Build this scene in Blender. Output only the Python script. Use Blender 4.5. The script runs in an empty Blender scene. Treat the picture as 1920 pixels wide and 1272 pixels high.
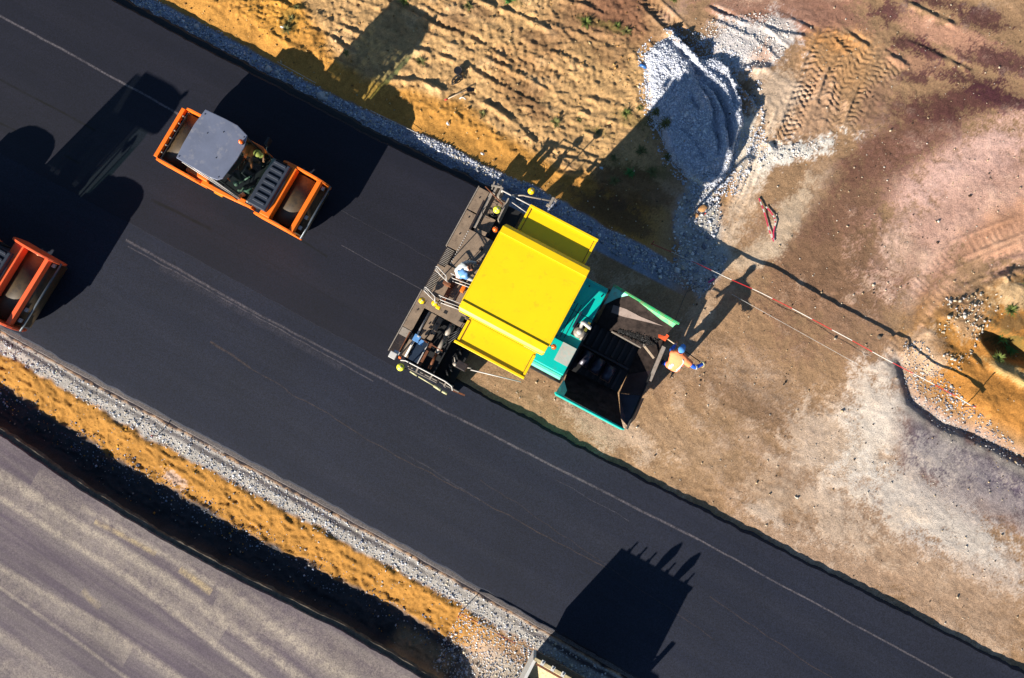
import bpy, bmesh, math, random
import numpy as np
from mathutils import Vector, Matrix, Euler

# ------------------------------------------------------------------ camera, sky, sun, exposure
SC = bpy.context.scene
COL = SC.collection
CAM_H, FPX = 25.0, 1500.0                      # drone 25 m up, focal length in pixels of a 1920 wide frame
_t = Vector((-0.036, 0.095, -1.0)).normalized()
_r = _t.cross(Vector((0, 1, 0))).normalized()
_u = _r.cross(_t).normalized()
cam = bpy.data.objects.new('camera', bpy.data.cameras.new('camera'))
COL.objects.link(cam)
m = Matrix((_r, _u, -_t)).transposed().to_4x4()
m.translation = (0, 0, CAM_H)
cam.matrix_world = m
cam.data.sensor_width = 36.0
cam.data.lens = 36.0 * FPX / 1920
cam.data.clip_start = 0.1
cam.data.clip_end = 2000
SC.camera = cam

SUN_EL, SHADOW_AZ = 24.5, 46.5                 # shadows run towards this azimuth
w = bpy.data.worlds.new('World')
SC.world = w
w.use_nodes = True
nt = w.node_tree
sky = nt.nodes.new('ShaderNodeTexSky')
sky.sky_type = 'NISHITA'
sky.sun_disc = False
sky.sun_elevation = math.radians(SUN_EL)
sky.sun_rotation = math.radians(90 - (SHADOW_AZ + 180))
sky.air_density = 1.2
sky.dust_density = 0.2
sky.ozone_density = 5.0
nt.links.new(sky.outputs[0], nt.nodes['Background'].inputs[0])
nt.nodes['Background'].inputs[1].default_value = 0.05
sl = bpy.data.lights.new('sun', 'SUN')
sl.energy = 5.0
sl.angle = math.radians(0.5)
sl.color = (1.0, 0.93, 0.82)
sun = bpy.data.objects.new('sun', sl)
COL.objects.link(sun)
_e, _a = math.radians(SUN_EL), math.radians(SHADOW_AZ)
SUNV = Vector((math.cos(_a) * math.cos(_e), math.sin(_a) * math.cos(_e), -math.sin(_e)))
sun.rotation_euler = SUNV.to_track_quat('-Z', 'Y').to_euler()
SC.view_settings.view_transform = 'Standard'
SC.view_settings.look = 'None'
SC.view_settings.gamma = 1.0
SC.view_settings.exposure = 1.2
SC.view_settings.use_curve_mapping = False

random.seed(7)
RNG = np.random.default_rng(11)


def P(px, py, z=0.0):
    """world point at height z seen at pixel (px, py) of the 1920 x 1272 photograph"""
    d = _t * FPX + _r * (px - 960) + _u * (636 - py)
    s = (z - CAM_H) / d.z
    return Vector((d.x * s, d.y * s, z))


# ------------------------------------------------------------------ materials
K = 1.52


def lin(c):
    return tuple((x / 255 / 12.92) if x / 255 <= 0.04045 else ((x / 255 + 0.055) / 1.055) ** 2.4 for x in c)


def tg(*c):
    """real colour whose sunlit horizontal surface reads as this screen colour"""
    return tuple(min(0.9, v / K) for v in lin(c))


MATS = {}


def mat(name, col, rough=0.6, metal=0.0, var=0.15, scale=6.0, bump=0.0, bscale=60.0, dirt=None, dirt_amt=0.4, spec=0.5, coat=0.0):
    if name in MATS:
        return MATS[name]
    M = bpy.data.materials.new(name)
    M.use_nodes = True
    n, l = M.node_tree.nodes, M.node_tree.links
    b = n['Principled BSDF']
    b.inputs['Roughness'].default_value = rough
    b.inputs['Metallic'].default_value = metal
    b.inputs['Specular IOR Level'].default_value = spec
    b.inputs['Coat Weight'].default_value = coat
    tc = n.new('ShaderNodeTexCoord')
    nz = n.new('ShaderNodeTexNoise')
    nz.inputs['Scale'].default_value = scale
    nz.inputs['Detail'].default_value = 8
    nz.inputs['Roughness'].default_value = 0.65
    l.new(tc.outputs['Object'], nz.inputs['Vector'])
    mx = n.new('ShaderNodeMix')
    mx.data_type = 'RGBA'
    a = tuple(v * (1 - var) for v in col)
    c2 = tuple(min(1, v * (1 + var)) for v in col)
    mx.inputs[6].default_value = (*a, 1)
    mx.inputs[7].default_value = (*c2, 1)
    mr = n.new('ShaderNodeMapRange')
    mr.inputs[1].default_value = 0.3
    mr.inputs[2].default_value = 0.7
    l.new(nz.outputs[0], mr.inputs[0])
    l.new(mr.outputs[0], mx.inputs[0])
    out = mx.outputs[2]
    if dirt:
        n2 = n.new('ShaderNodeTexNoise')
        n2.inputs['Scale'].default_value = scale * 2.3
        n2.inputs['Detail'].default_value = 10
        n2.inputs['Roughness'].default_value = 0.75
        l.new(tc.outputs['Object'], n2.inputs['Vector'])
        r2 = n.new('ShaderNodeMapRange')
        r2.inputs[1].default_value = 0.6 - 0.3 * dirt_amt
        r2.inputs[2].default_value = 0.8 - 0.2 * dirt_amt
        l.new(n2.outputs[0], r2.inputs[0])
        m2 = n.new('ShaderNodeMix')
        m2.data_type = 'RGBA'
        m2.inputs[7].default_value = (*dirt, 1)
        l.new(r2.outputs[0], m2.inputs[0])
        l.new(out, m2.inputs[6])
        out = m2.outputs[2]
    l.new(out, b.inputs['Base Color'])
    if bump:
        n3 = n.new('ShaderNodeTexNoise')
        n3.inputs['Scale'].default_value = bscale
        n3.inputs['Detail'].default_value = 4
        l.new(tc.outputs['Object'], n3.inputs['Vector'])
        bp = n.new('ShaderNodeBump')
        bp.inputs['Distance'].default_value = bump
        bp.inputs['Strength'].default_value = 1.0
        l.new(n3.outputs[0], bp.inputs['Height'])
        l.new(bp.outputs[0], b.inputs['Normal'])
    MATS[name] = M
    return M


DUST = tg(150, 130, 105)
yellow = mat('yellow paint', (0.82, 0.52, 0.0), 0.42, var=0.04, scale=1.6, dirt=(0.56, 0.35, 0.01), dirt_amt=0.14)
ylime = mat('lime lamp shell', (0.75, 0.72, 0.05), 0.35, var=0.1, scale=20)
teal = mat('teal paint', (0.0, 0.44, 0.36), 0.38, var=0.06, scale=2, dirt=(0.05, 0.30, 0.25), dirt_amt=0.2)
tealpale = mat('worn pale teal paint', (0.36, 0.40, 0.35), 0.6, var=0.12, scale=5, dirt=(0.5, 0.36, 0.3), dirt_amt=0.4)
tealedge = mat('light teal paint', (0.12, 0.50, 0.40), 0.5, var=0.15, scale=3, dirt=DUST, dirt_amt=0.3)
green = mat('green paint', (0.02, 0.40, 0.14), 0.4, var=0.12, scale=3, dirt=(0.25, 0.14, 0.06), dirt_amt=0.5)
orange = mat('orange paint', (0.80, 0.155, 0.008), 0.42, var=0.06, scale=2.5, dirt=(0.45, 0.12, 0.02), dirt_amt=0.2)
orange2 = mat('red orange paint', (0.78, 0.11, 0.03), 0.45, var=0.06, scale=2.5, dirt=(0.45, 0.10, 0.03), dirt_amt=0.25)
steel = mat('worn steel deck', tg(150, 128, 106), 0.7, metal=0.0, var=0.25, scale=3, dirt=tg(98, 78, 64), dirt_amt=0.3, bump=0.004)
steeldk = mat('dark steel', tg(54, 46, 46), 0.5, metal=0.3, var=0.3, scale=4, dirt=tg(95, 75, 62), dirt_amt=0.4)
steellt = mat('light grey steel', tg(172, 160, 146), 0.5, metal=0.05, var=0.15, scale=6, dirt=tg(100, 85, 70), dirt_amt=0.3)
rail = mat('galvanised rail', tg(215, 208, 200), 0.45, metal=0.05, var=0.1, scale=9)
black = mat('black plastic', tg(30, 30, 34), 0.5, var=0.2, scale=4)
blackd = mat('grimy black', tg(14, 14, 17), 0.7, var=0.4, scale=5, dirt=tg(40, 34, 32), dirt_amt=0.3)
rubber = mat('rubber', tg(26, 24, 25), 0.85, var=0.3, scale=5, dirt=tg(70, 58, 50), dirt_amt=0.3)
hopm = mat('scuffed hopper steel', tg(62, 52, 48), 0.85, metal=0.0, spec=0.1, var=0.4, scale=2.2, dirt=tg(22, 18, 18), dirt_amt=0.6)
hoplit = mat('sunlit hopper steel', tg(150, 134, 126), 0.8, metal=0.0, spec=0.1, var=0.1, scale=3, dirt=tg(110, 90, 82), dirt_amt=0.3)  # hopper steel in the lighter colour of its sunlit strip
rust = mat('rusty brown steel', tg(120, 70, 40), 0.7, metal=0.1, var=0.3, scale=5, dirt=tg(190, 110, 50), dirt_amt=0.3)
wood = mat('pale wood', tg(215, 190, 160), 0.7, var=0.15, scale=12)
drumm = mat('brushed drum steel', tg(84, 68, 46), 0.5, metal=0.15, var=0.3, scale=3, dirt=tg(50, 40, 32), dirt_amt=0.4)
canopyg = mat('grey canopy sheet', tg(138, 144, 164), 0.45, metal=0.35, var=0.16, scale=1.3, dirt=tg(186, 182, 184), dirt_amt=0.22)
beacon = mat('amber beacon lens', (0.85, 0.13, 0.01), 0.2, var=0.05, coat=0.5)
redm = mat('red paint', tg(200, 40, 45), 0.5, var=0.1)
whitem = mat('white paint', tg(225, 222, 215), 0.5, var=0.05, dirt=tg(160, 150, 135), dirt_amt=0.2)
bluepanel = mat('light blue plastic', tg(110, 165, 225), 0.4, var=0.1)
navy = mat('navy panel', tg(38, 52, 72), 0.4, var=0.2)
olive = mat('olive guard', tg(120, 115, 40), 0.5, var=0.1)
skin = mat('skin', tg(190, 125, 95), 0.6, var=0.08, scale=20)
hair = mat('dark brown hair', tg(60, 40, 30), 0.8, var=0.3, scale=60)
bluecloth = mat('bright blue workwear', (0.01, 0.10, 0.62), 0.85, var=0.2, scale=14, bump=0.01, bscale=14)
bluecap = mat('light blue cap', (0.06, 0.24, 0.58), 0.8, var=0.1, scale=14)
vest = mat('orange safety vest', (0.85, 0.24, 0.09), 0.8, var=0.08, scale=14, bump=0.01, bscale=14)
reflect = mat('reflective yellow band', (0.80, 0.72, 0.35), 0.4, var=0.05)
browncloth = mat('brown work trousers', tg(110, 75, 50), 0.9, var=0.25, scale=12)
shirt = mat('pale shirt', tg(215, 222, 220), 0.85, var=0.06, scale=12, bump=0.01, bscale=12)
boot = mat('dark boots', tg(40, 34, 32), 0.7)
glass = bpy.data.materials.new('tinted cab glass')
glass.use_nodes = True
_n, _l = glass.node_tree.nodes, glass.node_tree.links
_tr = _n.new('ShaderNodeBsdfTransparent')
_tr.inputs[0].default_value = (0.55, 0.72, 0.66, 1)
_gl = _n.new('ShaderNodeBsdfGlossy')
_gl.inputs['Roughness'].default_value = 0.05
_mx = _n.new('ShaderNodeMixShader')
_mx.inputs[0].default_value = 0.10
_l.new(_tr.outputs[0], _mx.inputs[1])
_l.new(_gl.outputs[0], _mx.inputs[2])
_l.new(_mx.outputs[0], _n['Material Output'].inputs[0])


dglass = glass.copy()
dglass.name = 'dark side glass'
for q_ in dglass.node_tree.nodes:
    if q_.type == 'BSDF_TRANSPARENT':
        q_.inputs[0].default_value = (.16, .20, .20, 1)


# ------------------------------------------------------------------ mesh helpers
class MB:
    def __init__(s):
        s.bm = bmesh.new()

    def box(s, x0, x1, y0, y1, z0, z1, bev=0.0):
        r = bmesh.ops.create_cube(s.bm, size=1.0)
        for v in r['verts']:
            v.co = Vector((x0 + (v.co.x + .5) * (x1 - x0), y0 + (v.co.y + .5) * (y1 - y0), z0 + (v.co.z + .5) * (z1 - z0)))
        if bev:
            es = list({e for v in r['verts'] for e in v.link_edges})
            bmesh.ops.bevel(s.bm, geom=es, offset=bev, segments=2, affect='EDGES', profile=0.6)
        return s

    def prism(s, pts, z0, z1):
        """polygon (x, y) or (x, y, z) list, extruded down to z0 (or by thickness when z0 is None)"""
        top, bot = [], []
        for p in pts:
            zt = p[2] if len(p) > 2 else z1
            zb = z0 if z0 is not None else zt - z1
            top.append(s.bm.verts.new((p[0], p[1], zt)))
            bot.append(s.bm.verts.new((p[0], p[1], zb)))
        n = len(top)
        s.bm.faces.new(top)
        s.bm.faces.new(bot[::-1])
        for i in range(n):
            j = (i + 1) % n
            s.bm.faces.new((top[j], top[i], bot[i], bot[j]))
        return s

    def tube(s, pts, r, seg=8):
        pts = [Vector(p) for p in pts]
        rr = r if isinstance(r, (list, tuple)) else [r] * len(pts)
        rings = []
        up = None
        for i, p in enumerate(pts):
            d = (pts[min(i + 1, len(pts) - 1)] - pts[max(i - 1, 0)]).normalized()
            if up is None:
                up = Vector((0, 0, 1)) if abs(d.z) < .9 else Vector((1, 0, 0))
            a = d.cross(up).normalized()
            b = a.cross(d).normalized()
            up = b
            rings.append([s.bm.verts.new(p + (a * math.cos(t) + b * math.sin(t)) * rr[i]) for t in [2 * math.pi * k / seg for k in range(seg)]])
        for i in range(len(rings) - 1):
            for k in range(seg):
                s.bm.faces.new((rings[i][k], rings[i][(k + 1) % seg], rings[i + 1][(k + 1) % seg], rings[i + 1][k]))
        s.bm.faces.new(rings[0][::-1])
        s.bm.faces.new(rings[-1])
        return s

    def bar(s, a, b, wx, wz):
        a, b = Vector(a), Vector(b)
        d = (b - a).normalized()
        sd = d.cross(Vector((0, 0, 1)))
        sd = sd.normalized() if sd.length > 1e-4 else Vector((1, 0, 0))
        up = sd.cross(d).normalized()
        vs = [s.bm.verts.new(q + sd * i * wx / 2 + up * j * wz / 2) for q in (a, b) for i, j in ((-1, -1), (1, -1), (1, 1), (-1, 1))]
        for f in ((0, 1, 2, 3), (7, 6, 5, 4), (0, 4, 5, 1), (1, 5, 6, 2), (2, 6, 7, 3), (3, 7, 4, 0)):
            s.bm.faces.new([vs[q] for q in f])
        return s

    def ball(s, c, r, sz=1.0, seg=14, rings=9):
        q = bmesh.ops.create_uvsphere(s.bm, u_segments=seg, v_segments=rings, radius=r)
        for v in q['verts']:
            v.co = Vector((v.co.x, v.co.y, v.co.z * sz)) + Vector(c)
        return s

    def cyl(s, a, b, r, seg=24):
        return s.tube([a, b], r, seg)

    def build(s, name, material, parent=None, smooth=False, bev=0.0):
        bmesh.ops.recalc_face_normals(s.bm, faces=s.bm.faces[:])
        me = bpy.data.meshes.new(name)
        s.bm.to_mesh(me)
        s.bm.free()
        me.materials.append(material)
        if smooth:
            for p in me.polygons:
                p.use_smooth = True
        o = bpy.data.objects.new(name, me)
        COL.objects.link(o)
        if parent:
            o.parent = parent
        if bev:
            md = o.modifiers.new('bevel', 'BEVEL')
            md.width = bev
            md.segments = 2
            md.limit_method = 'ANGLE'
        return o


def tag(o, label, cat, group=None):
    o['label'] = label
    o['category'] = cat
    if group:
        o['group'] = group
    return o


def thing(name, label, cat, loc=(0, 0, 0), rz=0.0, group=None):
    o = bpy.data.objects.new(name, None)
    COL.objects.link(o)
    o.empty_display_size = 0.3
    o.location = loc
    o.rotation_euler = (0, 0, rz)
    return tag(o, label, cat, group)


def structure(o, kind='structure'):
    o['kind'] = kind
    return o


# ------------------------------------------------------------------ numpy noise and road frame
LAT = RNG.random((512, 512)).astype(np.float32)


def vnoise(x, y, seed=0):
    x = x + seed * 37.17
    y = y + seed * 91.73
    xi, yi = np.floor(x).astype(np.int64), np.floor(y).astype(np.int64)
    fx, fy = (x - xi).astype(np.float32), (y - yi).astype(np.float32)
    fx, fy = fx * fx * (3 - 2 * fx), fy * fy * (3 - 2 * fy)
    a, b = xi & 511, yi & 511
    a1, b1 = (a + 1) & 511, (b + 1) & 511
    return (LAT[a, b] * (1 - fx) + LAT[a1, b] * fx) * (1 - fy) + (LAT[a, b1] * (1 - fx) + LAT[a1, b1] * fx) * fy


def fbm(x, y, size, octv=4, seed=0, gain=0.5):
    t, amp, tot = 0.0, 1.0, 0.0
    for i in range(octv):
        t = t + amp * (vnoise(x / size, y / size, seed + i * 3) - 0.5)
        tot += amp
        amp *= gain
        size /= 2.03
    return t / tot * 2.0          # about -1 .. 1


ANG = math.radians(-28.3)
EA = (math.cos(ANG), math.sin(ANG))            # along the road, towards lower right
EN = (-math.sin(ANG), math.cos(ANG))           # across it, towards upper right


def AS(x, y):
    return x * EA[0] + y * EA[1], x * EN[0] + y * EN[1]


def XY(a, s):
    return a * EA[0] + s * EN[0], a * EA[1] + s * EN[1]


def edge(pts, z=0.0):
    """a boundary that runs along the road: returns s as a function of a"""
    q = sorted(AS(*P(px, py, z)[:2]) for px, py in pts)
    A, S = np.array([v[0] for v in q]), np.array([v[1] for v in q])
    k0 = (S[1] - S[0]) / (A[1] - A[0]) * 0.3
    k1 = (S[-1] - S[-2]) / (A[-1] - A[-2]) * 0.3
    A = np.concatenate([[A[0] - 60], A, [A[-1] + 60]])
    S = np.concatenate([[S[0] - 0 * k0], S, [S[-1] + 0 * k1]])
    return lambda a: np.interp(a, A, S)


MAT_U = edge([(205, 0), (470, 140), (700, 262), (890, 352)])
MAT_R = edge([(880, 730), (1090, 843), (1300, 950), (1600, 1103), (1920, 1265)])
MAT_N = edge([(60, 640), (200, 718), (400, 824), (600, 932), (800, 1042), (1100, 1214)])
OLD_O = edge([(0, 817), (154, 922), (307, 1014), (461, 1096), (640, 1183), (790, 1272)])
GRAV_U = edge([(290, 0), (420, 66), (540, 135), (640, 187), (700, 214), (780, 250), (850, 280), (910, 314), (1000, 352), (1060, 387), (1130, 430), (1220, 475), (1300, 530)], -0.4)
SAND_U = edge([(560, 0), (640, 130), (760, 180), (860, 215), (960, 275), (1060, 330), (1160, 370)], -0.5)


def ss(e0, e1, x):
    t = np.clip((x - e0) / (e1 - e0), 0, 1)
    return t * t * (3 - 2 * t)


# ------------------------------------------------------------------ the ground: one sheet
STEP = 0.04


def axis(lo, hi):
    core = np.arange(lo, hi + STEP / 2, STEP)
    g, v, d = [], 0.0, STEP
    while v < 420:
        d *= 1.28
        v += d
        g.append(v)
    g = np.array(g)
    return np.concatenate([lo - g[::-1], core, hi + g])


gx, gy = axis(-19.0, 16.6), axis(-9.2, 15.0)
GX, GY = np.meshgrid(gx, gy)                   # rows: y
GA, GS = AS(GX, GY)


def seg_field(pts, zs=0.0, reach=1.2):
    """distance d (signed, + on the left of travel), travel t along a polyline given in photo pixels"""
    W = [P(px, py, zs) for px, py in pts]
    best = np.full(GX.shape, 1e9, np.float32)
    sd = np.full(GX.shape, 1e9, np.float32)
    tt = np.zeros(GX.shape, np.float32)
    L0 = 0.0
    for p, q in zip(W[:-1], W[1:]):
        L = (q - p).length
        ux, uy = (q.x - p.x) / L, (q.y - p.y) / L
        i0, i1 = np.searchsorted(gx, min(p.x, q.x) - reach), np.searchsorted(gx, max(p.x, q.x) + reach)
        j0, j1 = np.searchsorted(gy, min(p.y, q.y) - reach), np.searchsorted(gy, max(p.y, q.y) + reach)
        X, Y = GX[j0:j1, i0:i1] - p.x, GY[j0:j1, i0:i1] - p.y
        t = X * ux + Y * uy
        c = np.clip(t, 0, L)
        dd = np.hypot(X - c * ux, Y - c * uy)
        sgn = np.where(ux * Y - uy * X > 0, 1, -1)
        sub = best[j0:j1, i0:i1]
        mk = dd < sub
        sub[mk] = dd[mk]
        sd[j0:j1, i0:i1][mk] = (dd * sgn)[mk]
        tt[j0:j1, i0:i1][mk] = (L0 + t)[mk]
        L0 += L
    return sd, tt, L0


def blob(px, py, rx, ry, rot=0.0, z=0.0, soft=1.0):
    """soft elliptical patch, radii in photo pixels, rot in degrees clockwise on the photo"""
    c = P(px, py, z)
    r = math.radians(-rot)
    X, Y = GX - c.x, GY - c.y
    u = (X * math.cos(r) + Y * math.sin(r)) / (rx / 60)
    v = (-X * math.sin(r) + Y * math.cos(r)) / (ry / 60)
    return u * u + v * v


def inside(pts, z=0.0):
    """signed distance to a polygon in photo pixels, + inside, metres"""
    W = [P(px, py, z) for px, py in pts]
    best = np.full(GX.shape, 1e9)
    ins = np.zeros(GX.shape, bool)
    for p, q in zip(W, W[1:] + W[:1]):
        L = (q - p).length
        ux, uy = (q.x - p.x) / L, (q.y - p.y) / L
        X, Y = GX - p.x, GY - p.y
        c = np.clip(X * ux + Y * uy, 0, L)
        best = np.minimum(best, np.hypot(X - c * ux, Y - c * uy))
        if abs(q.y - p.y) > 1e-9:
            cr = ((p.y > GY) != (q.y > GY)) & (GX < (q.x - p.x) * (GY - p.y) / (q.y - p.y) + p.x)
            ins ^= cr
    return np.where(ins, best, -best)


N1 = fbm(GX, GY, 2.6, 5, 1)
N2 = fbm(GX, GY, 0.55, 4, 2)
N3 = fbm(GX, GY, 0.16, 2, 3)
NF = RNG.random(GX.shape).astype(np.float32) - 0.5
NS = fbm(GA * 0.45, GS, 0.42, 4, 4)            # stretched along the road
NL = fbm(GA * 0.2, GS, 1.3, 4, 5)

PAV_A = AS(*P(905, 357)[:2])[0]
sU = GS - MAT_U(GA)                            # + beyond the upper edge of the new mat
gU = GS - GRAV_U(GA) + N2 * 0.10
right = ss(PAV_A - 0.3, PAV_A + 4.5, GA)       # 0 beside the mat, 1 on the open base ahead of the paver
Z = np.zeros(GX.shape)
# open base: gently uneven
base = N1 * 0.030 + N2 * 0.014 + N3 * 0.009 - 0.01
# upper left: shoulder falls away from the mat, then sand
width = np.maximum(GRAV_U(GA) - MAT_U(GA), 0.6)
t = np.clip(sU / width, 0, 1)
litw = ss(AS(*P(740, 250)[:2])[0], AS(*P(800, 260)[:2])[0], GA)          # stretch where the shoulder lies higher and catches the sun
sh = -0.20 - 0.14 * ss(0, .5, t) - 0.05 * t + litw * 0.17 * ss(.35, .7, t)
sandz = -0.36 + 0.12 * ss(0, 1.0, gU) + 0.08 * ss(1.0, 6.0, gU) + litw * .1 * (1 - ss(0, .6, gU))
left = np.where(sU < 0, -0.06, np.where(gU < 0, sh + N3 * 0.018 + N2 * 0.02, sandz + N2 * 0.040 + NS * 0.020 + N3 * 0.014))
bandr = np.exp(-((gU + 0.35) / 0.55) ** 2)
baser = np.where(gU < 0.2, base, base - 0.0) + 0.05 * bandr * (1 - ss(8.5, 10.5, GA - PAV_A + 2)) - 0.30 * ss(0, 1.2, gU) * (1 - right)
Z = left * (1 - right) + (baser) * right

# lower left: shoulder, sand slope, ditch, old road
sN = MAT_N(GA) - GS                            # + below the lower edge of the mat
wO = np.maximum(MAT_N(GA) - OLD_O(GA), 0.5)
tO = sN / wO + N2 * 0.02 + NL * 0.03 * ss(0.2, 0.4, sN / wO)
ditch = 1 - ss(AS(*P(850, 1200)[:2])[0], AS(*P(960, 1250)[:2])[0], GA)
zl = np.interp(tO, [-1, 0.0, 0.10, 0.18, 0.25, 0.30, 0.42, 0.56, 0.75, 0.88, 0.935, 0.95, 3], [-0.03, -0.03, -0.06, -0.08, -0.10, -0.13, -0.32, -0.54, -0.74, -0.78, -0.64, -0.16, -0.10])
zflat = np.interp(tO, [-1, 0, 0.1, 1, 3], [-0.03, -0.03, -0.08, -0.10, -0.10])
zl = zl * ditch + zflat * (1 - ditch)
lump = np.clip(1 - np.abs(fbm(GA * 0.7, GS, 0.30, 3, 8)) * 2.2, 0, 1)
lump2 = np.clip(1 - np.abs(fbm(GX, GY, 0.15, 3, 18)) * 2.2, 0, 1)
sandlow = ss(0.24, 0.32, tO) * (1 - ss(0.88, 0.92, tO)) * ditch
zl = zl + sandlow * (lump * 0.095 + lump2 * 0.020 + N2 * 0.04 + NS * 0.04) + (1 - sandlow) * N3 * 0.010 * (tO < .95)
low = ss(-0.02, 0.0, tO)
Z = np.where(sN > -0.05, zl, Z)
matmask = ((sN < -0.05) & (sU < -0.02) & (GA < PAV_A + 0.4)) | ((sN < -0.05) & (GS < MAT_R(GA) - 0.02) & (GA > PAV_A - 0.5))
Z = np.where(matmask & (sN < -0.05), -0.05, Z)

# ruts and ridges on the sand (lines seen in the photo); ridge on the sun side, trough behind
far = ss(0.3, 1.0, gU)


def ridge(pts, h, wd=0.075, depth=None, z=-0.45):
    global Z
    sd, tt, L = seg_field(pts, z)
    sd = sd + (N2 * 0.07 + N3 * 0.04)
    ends = ss(-0.05, 0.35, tt) * (1 - ss(L - 0.35, L + 0.05, tt))
    k = np.clip(0.7 + 1.0 * N2 + 0.5 * N3, 0, 1.7)
    Z = Z + h * np.exp(-((sd + wd) / wd) ** 2) * ends * k
    Z = Z - (depth if depth is not None else h * 0.8) * np.exp(-((sd - wd * 1.0) / (wd * 1.1)) ** 2) * ends * k


def L2R(p):
    return p


for pts, h in [
    ([(505, 0), (560, 20), (622, 36)], .10), ([(585, 28), (653, 57), (700, 80)], .10), ([(613, 10), (710, 54), (760, 72)], .06),
    ([(579, 56), (625, 74), (659, 102), (700, 120)], .13), ([(715, 3), (837, 60), (894, 82), (960, 120)], .12),
    ([(693, 74), (812, 102), (877, 127), (930, 160)], .07), ([(730, 150), (800, 158), (845, 176)], .13), ([(877, 176), (959, 227), (1000, 262)], .15),
    ([(880, 0), (960, 30), (1040, 66)], .14), ([(1000, 40), (1068, 62), (1150, 100)], .10), ([(1040, 0), (1110, 20), (1160, 58)], .08),
    ([(900, 190), (962, 222)], .10), ([(1010, 270), (1080, 290), (1160, 318)], .09), ([(960, 245), (1020, 275)], .08),
    ([(1030, 320), (1100, 340), (1150, 355)], .08), ([(700, 20), (640, -10)][::-1], .08), ([(760, 110), (850, 150)], .05),
    ([(930, 120), (1040, 180), (1120, 230)], .05), ([(980, 80), (1060, 110), (1140, 150)], .05), ([(1080, 180), (1180, 210)], .06),
    ([(1120, 240), (1200, 262)], .06), ([(880, 230), (960, 268)], .05), ([(500, 60), (590, 105)], .04), ([(620, 110), (700, 150)], .06)]:
    ridge(pts, h * 0.68)
for pts, h in [([(1310, 0), (1360, 25), (1460, 60), (1520, 66)], .06), ([(1450, 20), (1500, 40), (1540, 62)], .05), ([(1700, 0), (1760, 30), (1800, 47)], .07),
               ([(1655, 92), (1690, 112), (1712, 128)], .07), ([(1700, 72), (1760, 100), (1840, 140)], .04), ([(1560, 50), (1600, 66), (1640, 90)], .05)]:
    ridge(pts, h, z=0)


def tread(pts, wd, amp, lam=0.17, chev=0.0, sink=0.02, z=-0.45, tn=0.0):
    global Z
    sd, tt, L = seg_field(pts, z)
    ends = ss(-0.2, 0.6, tt) * (1 - ss(L - 0.6, L + 0.2, tt))
    win = (1 - ss(wd * 0.42, wd * 0.55, np.abs(sd))) * ends * np.clip(0.85 + 1.2 * N2 + 0.6 * N1, 0.1, 1.2)
    ph = (tt + chev * np.abs(sd) + 0.10 * N2 + 0.02 * N3) / lam
    Z = Z + win * (amp * np.cos(2 * math.pi * ph) - sink)
    rim = np.exp(-((np.abs(sd) - wd * 0.60) / 0.06) ** 2) * ends
    Z = Z + rim * sink * 0.9


tread([(560, 0), (680, 30), (760, 60)], 0.55, .012)
tread([(760, 30), (900, 92), (1040, 150), (1130, 200)], 0.6, .012)
tread([(900, 130), (1000, 180), (1090, 222)], 0.5, .014)
tread([(960, 10), (1060, 30), (1150, 60)], 0.55, .012)
tread([(640, 60), (740, 95), (800, 120)], 0.45, .010)
tread([(1020, 205), (1100, 240), (1180, 262)], 0.5, .012)
tread([(1160, 60), (1210, 110)], 0.5, .012)
tread([(1200, -10), (1262, 52), (1308, 112)], 0.50, .026, .19, chev=0.7, sink=.05, z=-.2)
tread([(1566, 50), (1530, 117), (1508, 175), (1478, 252)], 0.66, .026, .20, chev=-0.8, sink=.03, z=0)
tread([(1612, 70), (1560, 150), (1540, 230)], 0.5, .018, .20, chev=-0.8, sink=.02, z=0)
tread([(1680, 90), (1625, 163), (1595, 238)], 0.46, .026, .17, chev=-0.5, sink=.03, z=0)
tread([(1556, 46), (1605, 95)], 0.42, .03, .15, chev=0.6, sink=.03, z=0)
tread([(1452, 185), (1422, 265), (1386, 360), (1342, 440)], 0.28, .010, .10, sink=.025, z=0)
tread([(1535, 120), (1500, 200), (1455, 285)], 0.5, .024, .18, chev=0.8, sink=.02, z=0)
tread([(1640, 80), (1580, 160), (1560, 250)], 0.5, .018, .19, chev=0.8, sink=.02, z=0)
tread([(1700, 110), (1655, 150), (1625, 210)], 0.4, .016, .17, chev=-0.5, sink=.01, z=0)
tread([(1400, 240), (1370, 330), (1350, 400)], .34, .014, .12, sink=.02, z=0)
tread([(1920, 470), (1800, 520), (1730, 590), (1640, 700)], .5, .006, .2, sink=.03, z=0)
tread([(1920, 420), (1790, 470), (1700, 560)], .5, .006, .2, sink=.02, z=0)
tread([(1420, 300), (1395, 370), (1360, 440)], 0.3, .010, .10, sink=.02, z=0)
tread([(1330, 20), (1420, 60), (1480, 110)], 0.45, .010, .18, chev=.5, sink=.03, z=0)

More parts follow.
